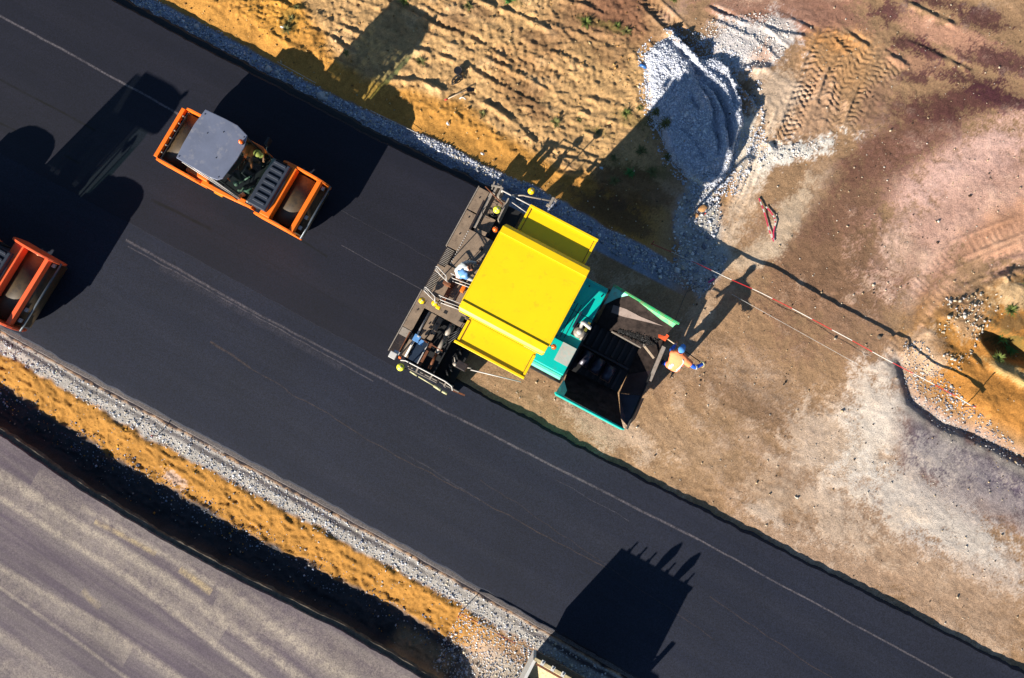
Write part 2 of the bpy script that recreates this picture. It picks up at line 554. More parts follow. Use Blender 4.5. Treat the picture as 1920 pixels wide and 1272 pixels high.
# gravel heap beside the road
hp = np.zeros(GX.shape)
for cx, cy, r, h in [(1290, 262, 95, .55), (1318, 205, 105, .80), (1285, 140, 80, .45), (1352, 262, 80, .70), (1376, 185, 60, .38), (1258, 112, 60, .28),
                     (1300, 310, 70, .30), (1340, 145, 70, .34), (1388, 240, 55, .55), (1325, 335, 55, .18)]:
    d = np.sqrt(blob(cx, cy, r, r, z=h * .4)) * (1 + 0.14 * N2 + 0.12 * N1)
    hp = hp + (h * np.clip(1.02 - d, 0, 1)) ** 5
hp = hp ** 0.2
hmask = inside([(1212, 95), (1236, 74), (1268, 60), (1312, 104), (1345, 100), (1372, 124), (1388, 170), (1392, 220), (1380, 270), (1364, 335), (1320, 348), (1268, 300), (1240, 240), (1220, 190)], .3)
hp = hp * ss(-0.03, 0.10, hmask + N2 * .16) + .10 * ss(0.0, .10, hmask) * np.exp(-(seg_field([(1372, 130), (1384, 180), (1382, 250)], .4)[0] / .35) ** 2)
hp = hp + ss(0.05, 0.3, hp) * (N2 * 0.09 + N1 * 0.06)
notch, tn_, Ln = seg_field([(1248, 45), (1275, 78), (1310, 130), (1345, 170), (1366, 215), (1372, 270)], 0.4)
hp = hp * (1 - 0.75 * np.exp(-((notch) / 0.14) ** 2) * (tn_ > 0))
for pts_, d_ in (([(1300, 130), (1330, 190), (1345, 235), (1352, 290)], .45), ([(1330, 225), (1352, 262)], .5), ([(1290, 175), (1312, 215)], .3), ([(1262, 230), (1300, 262), (1330, 300)], .22), ([(1345, 120), (1372, 165), (1380, 205)], .3)):
    nn_, tt2_, LL_ = seg_field(pts_, .4)
    hp = hp * (1 - d_ * np.exp(-((nn_ + .08 * N2) / .11) ** 2) * ss(-.1, .3, tt2_) * (1 - ss(LL_ - .3, LL_ + .1, tt2_)))
cut, tc_, Lc = seg_field([(1378, 148), (1392, 200), (1420, 260)], 0.3)
hp = hp + 0.0
Z = np.where(hp > 0.01, Z * (1 - ss(0, .15, hp)) + ss(0, .15, hp) * (0.0 * Z) + hp + N3 * 0.025, Z)
heap = ss(0.01, 0.08, hp)
for pts, h in [([(1256, 45), (1290, 92), (1318, 132)], .26), ([(1318, 130), (1345, 170)], .22), ([(1372, 148), (1400, 178), (1422, 205)], .30),
               ([(1385, 128), (1420, 120), (1455, 124)][::1], .14), ([(1332, 228), (1358, 262)], .12), ([(1448, 262), (1455, 285)], .16)]:
    ridge(pts, h, wd=0.13, z=0)
Z += 0.05 * np.exp(-blob(1400, 75, 90, 45, 10)) + 0.05 * np.exp(-blob(1490, 285, 60, 18, -12))

# right: stony berm, sand bank and pit
berm = inside([(1700, 645), (1745, 590), (1800, 545), (1870, 508), (1990, 470), (2300, 300), (2300, 1060), (1920, 862), (1840, 822), (1770, 790), (1712, 745)])
bk = ss(0.0, 0.9, berm + N2 * 0.08)
Z += bk * (0.14 + 0.05 * N1 + 0.05 * N2 + 0.035 * NS)
for cx, cy, rx, ry, h, rot in [(1850, 740, 90, 34, .12, 28), (1790, 600, 40, 40, .12, 0), (1740, 640, 28, 34, .10, 0), (1905, 545, 60, 30, .16, -20), (1790, 680, 40, 18, .10, 30),
                               (1880, 700, 50, 10, .14, 28), (1838, 640, 9, 30, .12, -20)]:
    Z += h * np.exp(-blob(cx, cy, rx, ry, rot))
Z -= 0.55 * np.exp(-blob(1888, 652, 52, 20, 28) ** 2)
for pts, h in [([(1680, 665), (1760, 590), (1830, 540), (1920, 505)], .05), ([(1860, 522), (1890, 505), (1925, 498)], .16), ([(1800, 545), (1860, 500), (1925, 470)], .05),
               ([(1832, 628), (1862, 672), (1925, 712)], .0), ([(1815, 655), (1850, 700)], .05)]:
    ridge(pts, h, wd=.09, z=.1)
ds, dt, dL = seg_field([(1684, 655), (1694, 700), (1712, 752), (1765, 794), (1840, 822), (1925, 866), (2200, 1010)], 0, 1.5)
dk = ss(0, 0.5, dt)
Z = Z - 0.17 * np.exp(-((ds + N2 * .05 - 0.04) / 0.17) ** 2) * dk + 0.05 * np.exp(-((ds + 0.42) / 0.12) ** 2) * 0
# crumbs, clods
crumb = np.clip(vnoise(GX / 0.11, GY / 0.11, 21) - 0.80, 0, 1) * 5
clod = np.clip(vnoise(GX / 0.20, GY / 0.20, 31) - 0.86, 0, 1) * 7
nomat = (~matmask) & (tO < .94)
Z += np.where(nomat, crumb * 0.012 + (clod * 0.05) * (0.15 + far * (1 - right)), 0)
dry = np.clip(1 - np.abs(fbm(GX, GY, 0.34, 3, 14)) * 2.4, 0, 1)
dryi = np.clip(1 - np.abs(fbm(GX, GY, 0.24, 4, 44)) * 2.2, 0, 1)
dry2 = np.clip(1 - np.abs(fbm(GA * .6, GS, 0.13, 3, 24)) * 2.4, 0, 1)
soilz = far * (1 - ss(-.3, 1.2, GX - P(1215, 150).x + N1 * .5)) * (sU > .6)
Z += soilz * (dry * 0.030 + dryi * 0.035 + dry2 * 0.038 * (0.4 + 0.9 * np.clip(N1 + .4, 0, 1)) + N3 * 0.014)
trk = np.exp(-blob(1560, 160, 140, 110, -30) ** 1.5)
Z += trk * (dry2 * .022 + dryi * .015)
Z += (1 - soilz) * nomat * right * (0.006 * (dry2 - .5) + .010 * N2)
far_out = ss(0, 30, np.maximum(np.maximum(np.abs(GX + 1.2) - 18, np.abs(GY - 3) - 12.5), 0))
Z = np.where(far_out > 0, Z * (1 - far_out) - 0.4 * far_out, Z)

# colours of the ground itself
Cg = np.zeros(GX.shape + (3,))


def lay(color, mask):
    global Cg
    mk = np.clip(mask, 0, 1)[..., None]
    Cg = Cg * (1 - mk) + np.array(tg(*color)) * mk


def patch(color, px, py, rx, ry, rot=0, amt=1.0, rag=0.5, z=0.0):
    q = np.sqrt(blob(px, py, rx, ry, rot, z))
    v_ = (1.0 - q) * 1.9 + (0.35 + rag) * (0.9 * N1 + 1.0 * N2 + 0.6 * N3 + 0.9 * NF)
    lay(color, amt * ss(-0.25, 0.75, v_))


lay((180, 147, 110), np.ones(GX.shape))
patch((190, 158, 118), 1250, 830, 190, 70, 28, .7)
patch((144, 112, 86), 1560, 500, 210, 150, -40, .9)
patch((158, 128, 96), 1420, 760, 160, 60, 28, .6)
patch((162, 130, 102), 1600, 620, 120, 50, 28, .5)
patch((176, 148, 112), 1390, 840, 120, 60, 28, .5)
patch((212, 172, 150), 1850, 350, 250, 180, -30, .95)
patch((234, 196, 178), 1830, 300, 190, 60, -32, .7)
patch((226, 188, 166), 1770, 400, 120, 40, -40, .6)
patch((218, 168, 132), 1890, 430, 130, 50, -25, .8)
patch((208, 182, 152), 1690, 470, 40, 60, -30, .5)
patch((122, 84, 72), 1700, 270, 200, 50, -30, .8)
patch((98, 62, 60), 1800, 190, 160, 44, -6, .9)
patch((138, 104, 84), 1590, 390, 110, 50, -35, .7)
patch((168, 126, 104), 1500, 20, 200, 60, 10, 1)
patch((212, 164, 134), 1780, 70, 170, 34, 22, .9)
patch((188, 144, 116), 1720, 120, 90, 24, 20, .7)
patch((172, 134, 112), 1450, 15, 130, 30, 8, .8)
for b in [(1660, 30, 46, 34), (1700, 80, 46, 30), (1850, 40, 80, 26), (1870, 110, 90, 30), (1820, 150, 90, 26), (1760, 5, 70, 16), (1880, 185, 80, 18), (1720, 150, 40, 14), (1740, 95, 34, 20)]:
    patch((84, 50, 56), *b, 14, .85, 1.0)
patch((200, 152, 104), 1570, 120, 100, 80, -40, .7)
patch((212, 150, 90), 1570, 80, 60, 30, 10, .6)
patch((196, 164, 132), 1520, 200, 60, 90, 20, .7)
patch((150, 118, 98), 1640, 190, 30, 60, 30, .6)
patch((170, 140, 112), 1480, 180, 40, 40, 0, .7)
patch((226, 204, 172), 1400, 335, 36, 130, 18, .8)
patch((206, 184, 152), 1350, 470, 30, 60, 24, .7)
patch((222, 204, 176), 1460, 180, 50, 70, 20, .7)
patch((196, 172, 140), 1310, 600, 30, 90, 32, .5)
patch((222, 204, 172), 1480, 410, 28, 100, 30, .75)
patch((214, 196, 164), 1410, 480, 60, 24, -30, .6)
patch((206, 150, 84), 1370, 360, 16, 50, 24, .5)
# lower right: pale and mauve
patch((186, 160, 132), 1640, 1010, 330, 150, 28, .8)
patch((220, 200, 172), 1590, 840, 120, 90, 20, .8)
patch((244, 230, 210), 1640, 770, 56, 84, 12, .95, .7)
patch((236, 222, 200), 1620, 860, 40, 40, 12, .7, .8)
patch((232, 222, 210), 1740, 960, 160, 60, 24, .75, 1.0)
patch((226, 214, 198), 1860, 1040, 120, 50, 28, .6, 1.0)
patch((224, 208, 184), 1560, 960, 120, 60, 26, .6, 1.0)
patch((228, 210, 182), 1130, 800, 110, 30, 28, .5, 1.0)
patch((226, 212, 190), 1440, 960, 44, 20, 30, .7, .9)
patch((200, 176, 146), 1460, 930, 80, 50, 30, .6)
patch((160, 138, 114), 1480, 900, 40, 60, 30, .4)
patch((186, 160, 130), 1820, 1130, 170, 60, 28, .5)
mauve = ss(0.1, -0.35, ds * 1.0) * 0
mv = inside([(1700, 740), (1760, 792), (1840, 826), (1925, 868), (2300, 1060), (2300, 1150), (1930, 990), (1800, 930), (1700, 870)])
lay((112, 100, 116), ss(-0.6, 0.5, mv + N1 * 0.35 + N2 * 0.2) * 0.95)
patch((170, 158, 156), 1800, 870, 90, 34, 20, .6, .9)
patch((182, 168, 162), 1850, 940, 110, 50, 28, .6, .9)
patch((196, 184, 176), 1760, 840, 40, 50, 0, .5, 1.0)
patch((120, 112, 124), 1850, 900, 40, 14, 28, .5, .9)
# gritty pale flecks over the base
fl = ss(0.15, 0.8, N2 + N1 * 0.6 + 0.5 * NF)
lay((222, 202, 172), fl * 0.32 * right)
lay((214, 200, 180), ss(0.2, 0.9, NL + NF * 0.5) * 0.28 * right * (GS < MAT_R(GA) + 9))
lay((120, 94, 72), ss(0.25, 0.8, -NL + N2 * .4) * 0.22 * right)

# upper left sand and soil
sandm = far * (1 - ss(AS(*P(1225, 300)[:2])[0] - .3, AS(*P(1225, 300)[:2])[0] + .8, GA + N2 * .4 - 0.25 * GS * 0))
soil_end = 1 - ss(-0.4, 0.9, GX - P(1215, 150).x + N1 * .5 + N2 * .4 - (GY - P(0, 150).y) * 0.04)
lay((212, 170, 116), soil_end * ss(-.1, .1, gU))
lay((176, 132, 88), soil_end * ss(-.2, .5, N1 + N2 * .7) * 0.6 * ss(-.1, .1, gU))
lay((230, 196, 144), soil_end * ss(.1, .6, NS * .6 + N2 * .6) * 0.6 * ss(-.1, .1, gU))
rusty = ss(P(960, 40).x, P(1120, 40).x, GX + N1 * 1.2) * ss(11.2, 12.8, GY + N1 * .8)
lay((138, 96, 74), rusty * soil_end * .9)
su = GS - SAND_U(GA) + N2 * 0.25 + N1 * 0.4
lay((208, 150, 74), (1 - ss(-0.2, 0.35, su)) * ss(-.05, .05, gU) * soil_end)
patch((222, 160, 70), 530, 30, 60, 50, 28, .6, .6, -.5)
for b in [(860, 60, 34, 22), (1000, 80, 50, 18), (1130, 110, 60, 30), (985, 185, 40, 24), (1010, 215, 30, 16), (900, 30, 40, 14)]:
    patch((138, 104, 72), *b, 28, .7, .6, -.4)
# grassy stain
for b in [(1105, 45, 46, 14), (1155, 58, 34, 12), (955, 8, 24, 8), (545, 45, 16, 22), (1180, 225, 50, 20), (1230, 240, 26, 34), (1120, 250, 40, 12), (1165, 320, 60, 22), (1230, 330, 50, 24)]:
    patch((106, 98, 48), *b, 20, .55, .9, -.3)
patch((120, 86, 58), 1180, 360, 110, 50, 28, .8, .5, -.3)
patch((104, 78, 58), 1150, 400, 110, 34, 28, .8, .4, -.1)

GR = (206, 200, 190)
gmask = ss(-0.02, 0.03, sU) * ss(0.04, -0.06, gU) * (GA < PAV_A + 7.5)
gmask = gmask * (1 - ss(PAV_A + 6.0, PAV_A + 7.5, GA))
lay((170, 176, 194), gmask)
lay((20, 20, 24), ss(0.30, 0.12, sU + N2 * .05 + N3 * .05) * ss(-.1, 0, sU) * (GA < PAV_A + .5))
basedk = inside([(870, 735), (905, 690), (960, 660), (1040, 560), (1120, 470), (1200, 520), (1300, 570), (1240, 640), (1240, 720), (1160, 800), (1080, 770), (1000, 720)])
# heap
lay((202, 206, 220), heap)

patch((226, 218, 214), 1400, 85, 84, 52, 12, .95, .45)
patch((224, 214, 206), 1460, 60, 40, 40, 0, .8, .6)
patch((236, 226, 206), 1395, 270, 24, 60, 14, .9, .5)
patch((248, 240, 226), 1478, 288, 96, 26, -14, .95, .8)
patch((240, 228, 206), 1400, 310, 40, 60, 20, .8, .8)
patch((202, 160, 120), 1430, 100, 20, 26, 20, .6, .8)
patch((228, 206, 176), 1425, 140, 44, 10, -8, .8, .5)
grav2 = inside([(1262, 400), (1300, 330), (1340, 320), (1352, 400), (1342, 455), (1366, 480), (1352, 520), (1310, 560), (1270, 500)])
lay((196, 190, 182), ss(-0.15, 0.15, grav2 + N2 * .2))
# berm
lay((206, 142, 70), bk)
patch((196, 140, 72), 1760, 610, 70, 50, 0, .8, .6)
patch((206, 176, 140), 1815, 590, 34, 56, 34, .6, .9)
patch((214, 190, 156), 1735, 660, 34, 50, 0, .8, .9)
patch((150, 108, 66), 1760, 650, 24, 20, 0, .6, .8)
patch((160, 118, 80), 1780, 570, 40, 26, 0, .6, .8)
patch((214, 186, 140), 1890, 560, 60, 40, -10, .9, .5)
patch((120, 96, 62), 1890, 610, 50, 50, 0, .8, .8)
patch((108, 98, 46), 1900, 640, 50, 20, 28, .7, .8)
patch((222, 190, 128), 1890, 700, 70, 16, 28, .7, .5)
bgrav = np.exp(-((ds + 0.18) / 0.30) ** 2) * dk
lay((170, 160, 150), np.clip(bgrav * 1.3, 0, 1) * ss(-.4, .3, N2 + .3))
# lower strip
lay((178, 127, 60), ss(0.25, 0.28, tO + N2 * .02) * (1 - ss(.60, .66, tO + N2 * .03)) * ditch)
lay((70, 68, 70), ss(.60, .66, tO + N2 * .03) * ditch)  # ditch shade darkened into the soil colour
lay((196, 188, 178), ss(0.08, 0.10, tO) * (1 - ss(0.24, 0.28, tO + N2 * .03)))
lay((88, 82, 86), ss(0.11, .13, tO + NL * .02) * (1 - ss(0.15, .18, tO)) * ss(-.7, .2, NL))
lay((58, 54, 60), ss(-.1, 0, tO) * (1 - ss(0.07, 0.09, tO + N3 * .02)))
lay((198, 186, 166), ss(.42, .5, tO) * (1 - ditch) * (tO < 1.3))
patch((206, 198, 190), 420, 830, 30, 30, 30, .55, 1.0, -.3)
patch((206, 198, 190), 330, 900, 40, 14, 30, .5, 1.0, -.3)
lay((214, 186, 140), ss(.68, .8, tO) * ss(0.2, -.1, GA - AS(*P(880, 1180)[:2])[0]) * ss(0, .5, GA - AS(*P(760, 1120)[:2])[0]) * .5)
for pts, w_, c_, a_ in [([(1925, 235), (1800, 300), (1700, 400), (1640, 520)], .35, (240, 208, 190), .45), ([(1925, 300), (1820, 360), (1730, 450), (1670, 560)], .30, (150, 112, 94), .35),
                         ([(1925, 350), (1830, 400), (1750, 480), (1690, 590)], .25, (236, 200, 176), .45), ([(1925, 400), (1840, 440), (1760, 520), (1700, 620)], .22, (170, 124, 92), .5),
                         ([(1925, 440), (1850, 470), (1770, 540), (1712, 640)], .20, (228, 184, 146), .6), ([(1780, 160), (1650, 260), (1560, 360), (1490, 460)], .5, (118, 84, 70), .4),
                         ([(1460, 190), (1425, 270), (1385, 370), (1350, 440)], .28, (232, 212, 180), .6), ([(1560, 300), (1500, 400), (1420, 480), (1340, 560), (1290, 640)], .3, (224, 204, 172), .45),
                         ([(1640, 700), (1560, 780), (1480, 900), (1420, 980)], .35, (226, 208, 182), .4), ([(1700, 720), (1650, 800), (1600, 930)], .3, (244, 230, 212), .5),
                         ([(1300, 700), (1420, 770), (1560, 830)], .35, (140, 112, 88), .3), ([(1200, 790), (1400, 900), (1700, 1060)], .4, (204, 178, 144), .35)]:
    sd_, tt_, L_ = seg_field(pts, 0, 1.6)
    lay(c_, a_ * np.exp(-((sd_ + .12 * N2) / w_) ** 2) * np.clip(.75 + .7 * N1 + .5 * N3, 0, 1.2) * ss(-.3, .6, tt_) * (1 - ss(L_ - .8, L_ + .2, tt_)))
rb_ = Cg[..., 0] / np.maximum(Cg[..., 2], 1e-3)
warm_ = (np.clip((rb_ - 1.25) * 2.5, 0, 1) * np.clip((4.0 - rb_) / 1.5, 0, 1))[..., None]
Cg = Cg * (1 - warm_) + Cg * np.array((1.05, 0.97, 0.98)) * warm_
Cg *= (1 + 0.20 * N2[..., None] + 0.14 * N3[..., None] + 0.20 * NF[..., None])
Cg = np.clip(Cg, 0.004, 0.9)


def sample(x, y):
    i = np.clip(np.searchsorted(gx, x) - 1, 0, len(gx) - 2)
    j = np.clip(np.searchsorted(gy, y) - 1, 0, len(gy) - 2)
    fx = (x - gx[i]) / (gx[i + 1] - gx[i])
    fy = (y - gy[j]) / (gy[j + 1] - gy[j])
    return (Z[j, i] * (1 - fx) + Z[j, i + 1] * fx) * (1 - fy) + (Z[j + 1, i] * (1 - fx) + Z[j + 1, i + 1] * fx) * fy


def gz(p):
    return float(sample(np.array([p[0]]), np.array([p[1]]))[0])


def grid_mesh(name, X, Y, Zz, col=None, material=None, smooth=True):
    ny, nx = X.shape
    me = bpy.data.meshes.new(name)
    V = np.stack([X, Y, Zz], -1).reshape(-1, 3).astype(np.float32)
    idx = np.arange(ny * nx).reshape(ny, nx)
    F = np.stack([idx[:-1, :-1], idx[:-1, 1:], idx[1:, 1:], idx[1:, :-1]], -1).reshape(-1, 4)
    me.vertices.add(len(V))
    me.vertices.foreach_set('co', V.ravel())
    me.loops.add(F.size)
    me.loops.foreach_set('vertex_index', F.ravel().astype(np.int32))
    me.polygons.add(len(F))
    me.polygons.foreach_set('loop_start', np.arange(0, F.size, 4, dtype=np.int32))
    me.polygons.foreach_set('loop_total', np.full(len(F), 4, np.int32))
    me.polygons.foreach_set('use_smooth', np.full(len(F), smooth))
    if col is not None:
        at = me.color_attributes.new('soil', 'FLOAT_COLOR', 'POINT')
        c4 = np.concatenate([col.reshape(-1, 3), np.ones((ny * nx, 1))], 1).astype(np.float32)
        at.data.foreach_set('color', c4.ravel())
    me.update()
    if material:
        me.materials.append(material)
    o = bpy.data.objects.new(name, me)
    COL.objects.link(o)
    return o


soilm = bpy.data.materials.new('soil, sand and grit')
soilm.use_nodes = True
n, l = soilm.node_tree.nodes, soilm.node_tree.links
b = n['Principled BSDF']
b.inputs['Roughness'].default_value = 0.95
b.inputs['Specular IOR Level'].default_value = 0.15
at = n.new('ShaderNodeAttribute')
at.attribute_name = 'soil'
tc = n.new('ShaderNodeTexCoord')
nz = n.new('ShaderNodeTexNoise')
nz.inputs['Scale'].default_value = 22
nz.inputs['Detail'].default_value = 6
nz.inputs['Roughness'].default_value = 0.8
l.new(tc.outputs['Object'], nz.inputs['Vector'])
mr = n.new('ShaderNodeMapRange')
mr.inputs[1].default_value = 0.3
mr.inputs[2].default_value = 0.7
mr.inputs[3].default_value = 0.62
mr.inputs[4].default_value = 1.38
l.new(nz.outputs[0], mr.inputs[0])
vm = n.new('ShaderNodeVectorMath')
vm.operation = 'SCALE'
l.new(at.outputs['Color'], vm.inputs[0])
l.new(mr.outputs[0], vm.inputs['Scale'])
l.new(vm.outputs[0], b.inputs['Base Color'])
bp = n.new('ShaderNodeBump')
bp.inputs['Distance'].default_value = 0.03
bp.inputs['Strength'].default_value = 0.9
l.new(nz.outputs[0], bp.inputs['Height'])
l.new(bp.outputs[0], b.inputs['Normal'])

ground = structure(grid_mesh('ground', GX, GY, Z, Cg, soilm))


# ------------------------------------------------------------------ asphalt sheets
def asphalt_mat(name, base, streak, streak_amt, stretch_deg, lines=(), tint=None, bumpd=0.006, grain=(0.3, 1.7), stsc=1.5):
    M = bpy.data.materials.new(name)
    M.use_nodes = True
    n, l = M.node_tree.nodes, M.node_tree.links
    b = n['Principled BSDF']
    b.inputs['Roughness'].default_value = 0.75
    b.inputs['Specular IOR Level'].default_value = 0.3
    tc = n.new('ShaderNodeTexCoord')
    fine = n.new('ShaderNodeTexNoise')
    fine.inputs['Scale'].default_value = 24
    fine.inputs['Detail'].default_value = 6
    fine.inputs['Roughness'].default_value = 0.85
    l.new(tc.outputs['Object'], fine.inputs['Vector'])
    big = n.new('ShaderNodeTexNoise')
    big.inputs['Scale'].default_value = 0.35
    big.inputs['Detail'].default_value = 4
    l.new(tc.outputs['Object'], big.inputs['Vector'])

    def math_(op, a, c=None):
        q = n.new('ShaderNodeMath')
        q.operation = op
        for i, v in enumerate((a, c)):
            if v is None:
                continue
            if isinstance(v, (int, float)):
                q.inputs[i].default_value = v
            else:
                l.new(v, q.inputs[i])
        return q.outputs[0]

    mp = n.new('ShaderNodeMapping')
    mp.vector_type = 'TEXTURE'
    mp.inputs['Rotation'].default_value = (0, 0, math.radians(stretch_deg))
    mp.inputs['Scale'].default_value = (14, 1, 1)
    l.new(tc.outputs['Object'], mp.inputs['Vector'])
    st = n.new('ShaderNodeTexNoise')
    st.inputs['Scale'].default_value = stsc
    st.inputs['Detail'].default_value = 7
    st.inputs['Roughness'].default_value = 0.62
    l.new(mp.outputs[0], st.inputs['Vector'])
    smr = n.new('ShaderNodeMapRange')
    smr.inputs[1].default_value = 0.42
    smr.inputs[2].default_value = 0.68
    smr.inputs[3].default_value = 0
    smr.inputs[4].default_value = streak_amt
    l.new(st.outputs[0], smr.inputs[0])
    v = n.new('ShaderNodeMapRange')
    v.inputs[1].default_value = 0.36
    v.inputs[2].default_value = 0.64
    v.inputs[3].default_value = grain[0]
    v.inputs[4].default_value = grain[1]
    l.new(fine.outputs[0], v.inputs[0])
    v2 = n.new('ShaderNodeMapRange')
    v2.inputs[1].default_value = 0.3
    v2.inputs[2].default_value = 0.7
    v2.inputs[3].default_value = 0.86
    v2.inputs[4].default_value = 1.14
    l.new(big.outputs[0], v2.inputs[0])
    col = n.new('ShaderNodeMix')
    col.data_type = 'RGBA'
    col.inputs[6].default_value = (*base, 1)
    col.inputs[7].default_value = (*streak, 1)
    l.new(smr.outputs[0], col.inputs[0])
    out = col.outputs[2]
    sep = n.new('ShaderNodeSeparateXYZ')
    l.new(tc.outputs['Object'], sep.inputs[0])
    wob = n.new('ShaderNodeTexNoise')
    wob.inputs['Scale'].default_value = 0.8
    wob.inputs['Detail'].default_value = 3
    l.new(tc.outputs['Object'], wob.inputs['Vector'])
    brk = n.new('ShaderNodeTexNoise')
    brk.inputs['Scale'].default_value = 3.0
    brk.inputs['Detail'].default_value = 8
    brk.inputs['Roughness'].default_value = 0.8
    l.new(tc.outputs['Object'], brk.inputs['Vector'])
    for (p0, p1, wd, c, amt, wobble) in lines:
        A, B = P(*p0, 0.1), P(*p1, 0.1)
        L = (B - A).length
        ux, uy = (B.x - A.x) / L, (B.y - A.y) / L
        dx, dy = math_('SUBTRACT', sep.outputs[0], A.x), math_('SUBTRACT', sep.outputs[1], A.y)
        t = math_('ADD', math_('MULTIPLY', dx, ux), math_('MULTIPLY', dy, uy))
        d = math_('SUBTRACT', math_('MULTIPLY', dy, ux), math_('MULTIPLY', dx, uy))
        d = math_('ADD', d, math_('MULTIPLY', math_('SUBTRACT', wob.outputs[0], 0.5), wobble))
        d = math_('ABSOLUTE', d)
        f = n.new('ShaderNodeMapRange')
        f.inputs[1].default_value = wd * 1.6
        f.inputs[2].default_value = wd * 0.4
        l.new(d, f.inputs[0])
        e = math_('MULTIPLY', math_('GREATER_THAN', t, 0.0), math_('LESS_THAN', t, L))
        bk_ = n.new('ShaderNodeMapRange')
        bk_.inputs[1].default_value = 0.30
        bk_.inputs[2].default_value = 0.62
        bk_.inputs[4].default_value = amt
        l.new(brk.outputs[0], bk_.inputs[0])
        f2 = math_('MULTIPLY', math_('MULTIPLY', f.outputs[0], e), bk_.outputs[0])
        mm = n.new('ShaderNodeMix')
        mm.data_type = 'RGBA'
        mm.inputs[7].default_value = (*c, 1)
        l.new(f2, mm.inputs[0])
        l.new(out, mm.inputs[6])
        out = mm.outputs[2]
    vm = n.new('ShaderNodeVectorMath')
    vm.operation = 'SCALE'
    l.new(out, vm.inputs[0])
    l.new(math_('MULTIPLY', v.outputs[0], v2.outputs[0]), vm.inputs['Scale'])
    l.new(vm.outputs[0], b.inputs['Base Color'])
    bp = n.new('ShaderNodeBump')
    bp.inputs['Distance'].default_value = bumpd
    bp.inputs['Strength'].default_value = 0.7
    l.new(fine.outputs[0], bp.inputs['Height'])
    l.new(bp.outputs[0], b.inputs['Normal'])
    return M


PALE, DARK, WARM = tg(98, 92, 96), tg(5, 5, 8), tg(70, 58, 54)
LINES = [
    ((-10, 24), (350, 222), 0.030, PALE, 1.2, 0.10),
    ((236, 450), (480, 588), 0.035, PALE, 1.0, 0.10), ((480, 588), (870, 790), 0.030, PALE, .9, 0.10), ((870, 790), (1310, 1012), 0.030, PALE, 1.2, 0.08),
    ((1310, 1012), (1800, 1280), 0.022, PALE, 1.2, 0.08), ((240, 462), (700, 715), 0.018, PALE, .8, 0.14), ((300, 500), (640, 690), 0.10, PALE, .22, 0.2),
    ((640, 460), (900, 604), 0.010, PALE, .7, 0.10), ((-10, 145), (180, 245), 0.035, DARK, 1.3, 0.12), ((-10, 225), (30, 246), 0.03, DARK, 1.2, .1),
    ((120, 292), (150, 308), 0.03, DARK, 1.2, .1), ((284, 375), (400, 432), 0.045, DARK, 1.3, 0.10), ((400, 432), (760, 640), 0.015, DARK, .6, 0.10),
    ((560, 446), (614, 482), 0.03, DARK, 1.2, .1), ((395, 640), (470, 690), 0.03, WARM, 1.0, .2), ((470, 690), (700, 830), 0.016, WARM, .9, .3),
    ((700, 830), (1140, 1070), 0.014, WARM, 1.0, .3), ((760, 850), (900, 940), 0.02, PALE, .3, .3), ((1040, 900), (1180, 975), 0.008, PALE, .5, .2),
    ((900, 900), (1340, 1200), 0.012, WARM, .6, .3), ((1330, 1120), (1560, 1272), 0.014, WARM, .8, .2), ((640, 395), (870, 520), 0.008, PALE, .3, .2)]
newm = asphalt_mat('fresh black asphalt', tg(19, 21, 36), tg(29, 29, 42), 0.8, -28.3, LINES)
lanem = asphalt_mat('rolled black asphalt', tg(26, 31, 48), tg(37, 40, 54), 0.8, -28.3, LINES)
DU = tg(198, 182, 160)
oldm = asphalt_mat('dusty older asphalt', tg(96, 83, 93), tg(150, 138, 130), 0.6, -32.0, lines=[
    ((-20, 880), (300, 1080), 0.13, DU, .75, 0.10), ((300, 1080), (640, 1330), 0.16, DU, .70, 0.10), ((-20, 925), (240, 1086), 0.09, DU, .7, 0.08), ((240, 1086), (520, 1300), 0.10, DU, .75, 0.08),
    ((150, 950), (420, 1110), 0.08, DU, .5, 0.15), ((420, 1110), (720, 1330), 0.16, DU, .5, 0.15), ((-20, 1056), (180, 1170), 0.10, DU, .6, 0.1), ((180, 1170), (380, 1310), 0.14, DU, .6, 0.1),
    ((-20, 1090), (260, 1290), 0.05, DU, .5, 0.1), ((-20, 1180), (140, 1290), 0.16, DU, .5, 0.2), ((60, 900), (760, 1290), 0.34, DU, .30, 0.5), ((-20, 905), (420, 1185), 0.34, DU, .40, 0.3), ((-20, 1075), (240, 1230), 0.26, DU, .35, 0.3), ((400, 1130), (760, 1330), 0.30, DU, .35, 0.4), ((-20, 1240), (80, 1290), 0.3, DU, .4, 0.3), ((500, 1170), (700, 1300), .12, DU, .4, .2),
    ((175, 978), (290, 1040), 0.07, tg(196, 172, 128), .8, .10), ((335, 1068), (395, 1112), 0.09, tg(200, 175, 130), .9, .15), ((150, 1110), (185, 1140), 0.09, tg(190, 168, 128), .6, .2)],
    grain=(.55, 1.45), stsc=2.2)
liftm = asphalt_mat('lower asphalt layer', tg(98, 92, 92), tg(120, 110, 104), 0.6, -28.3)


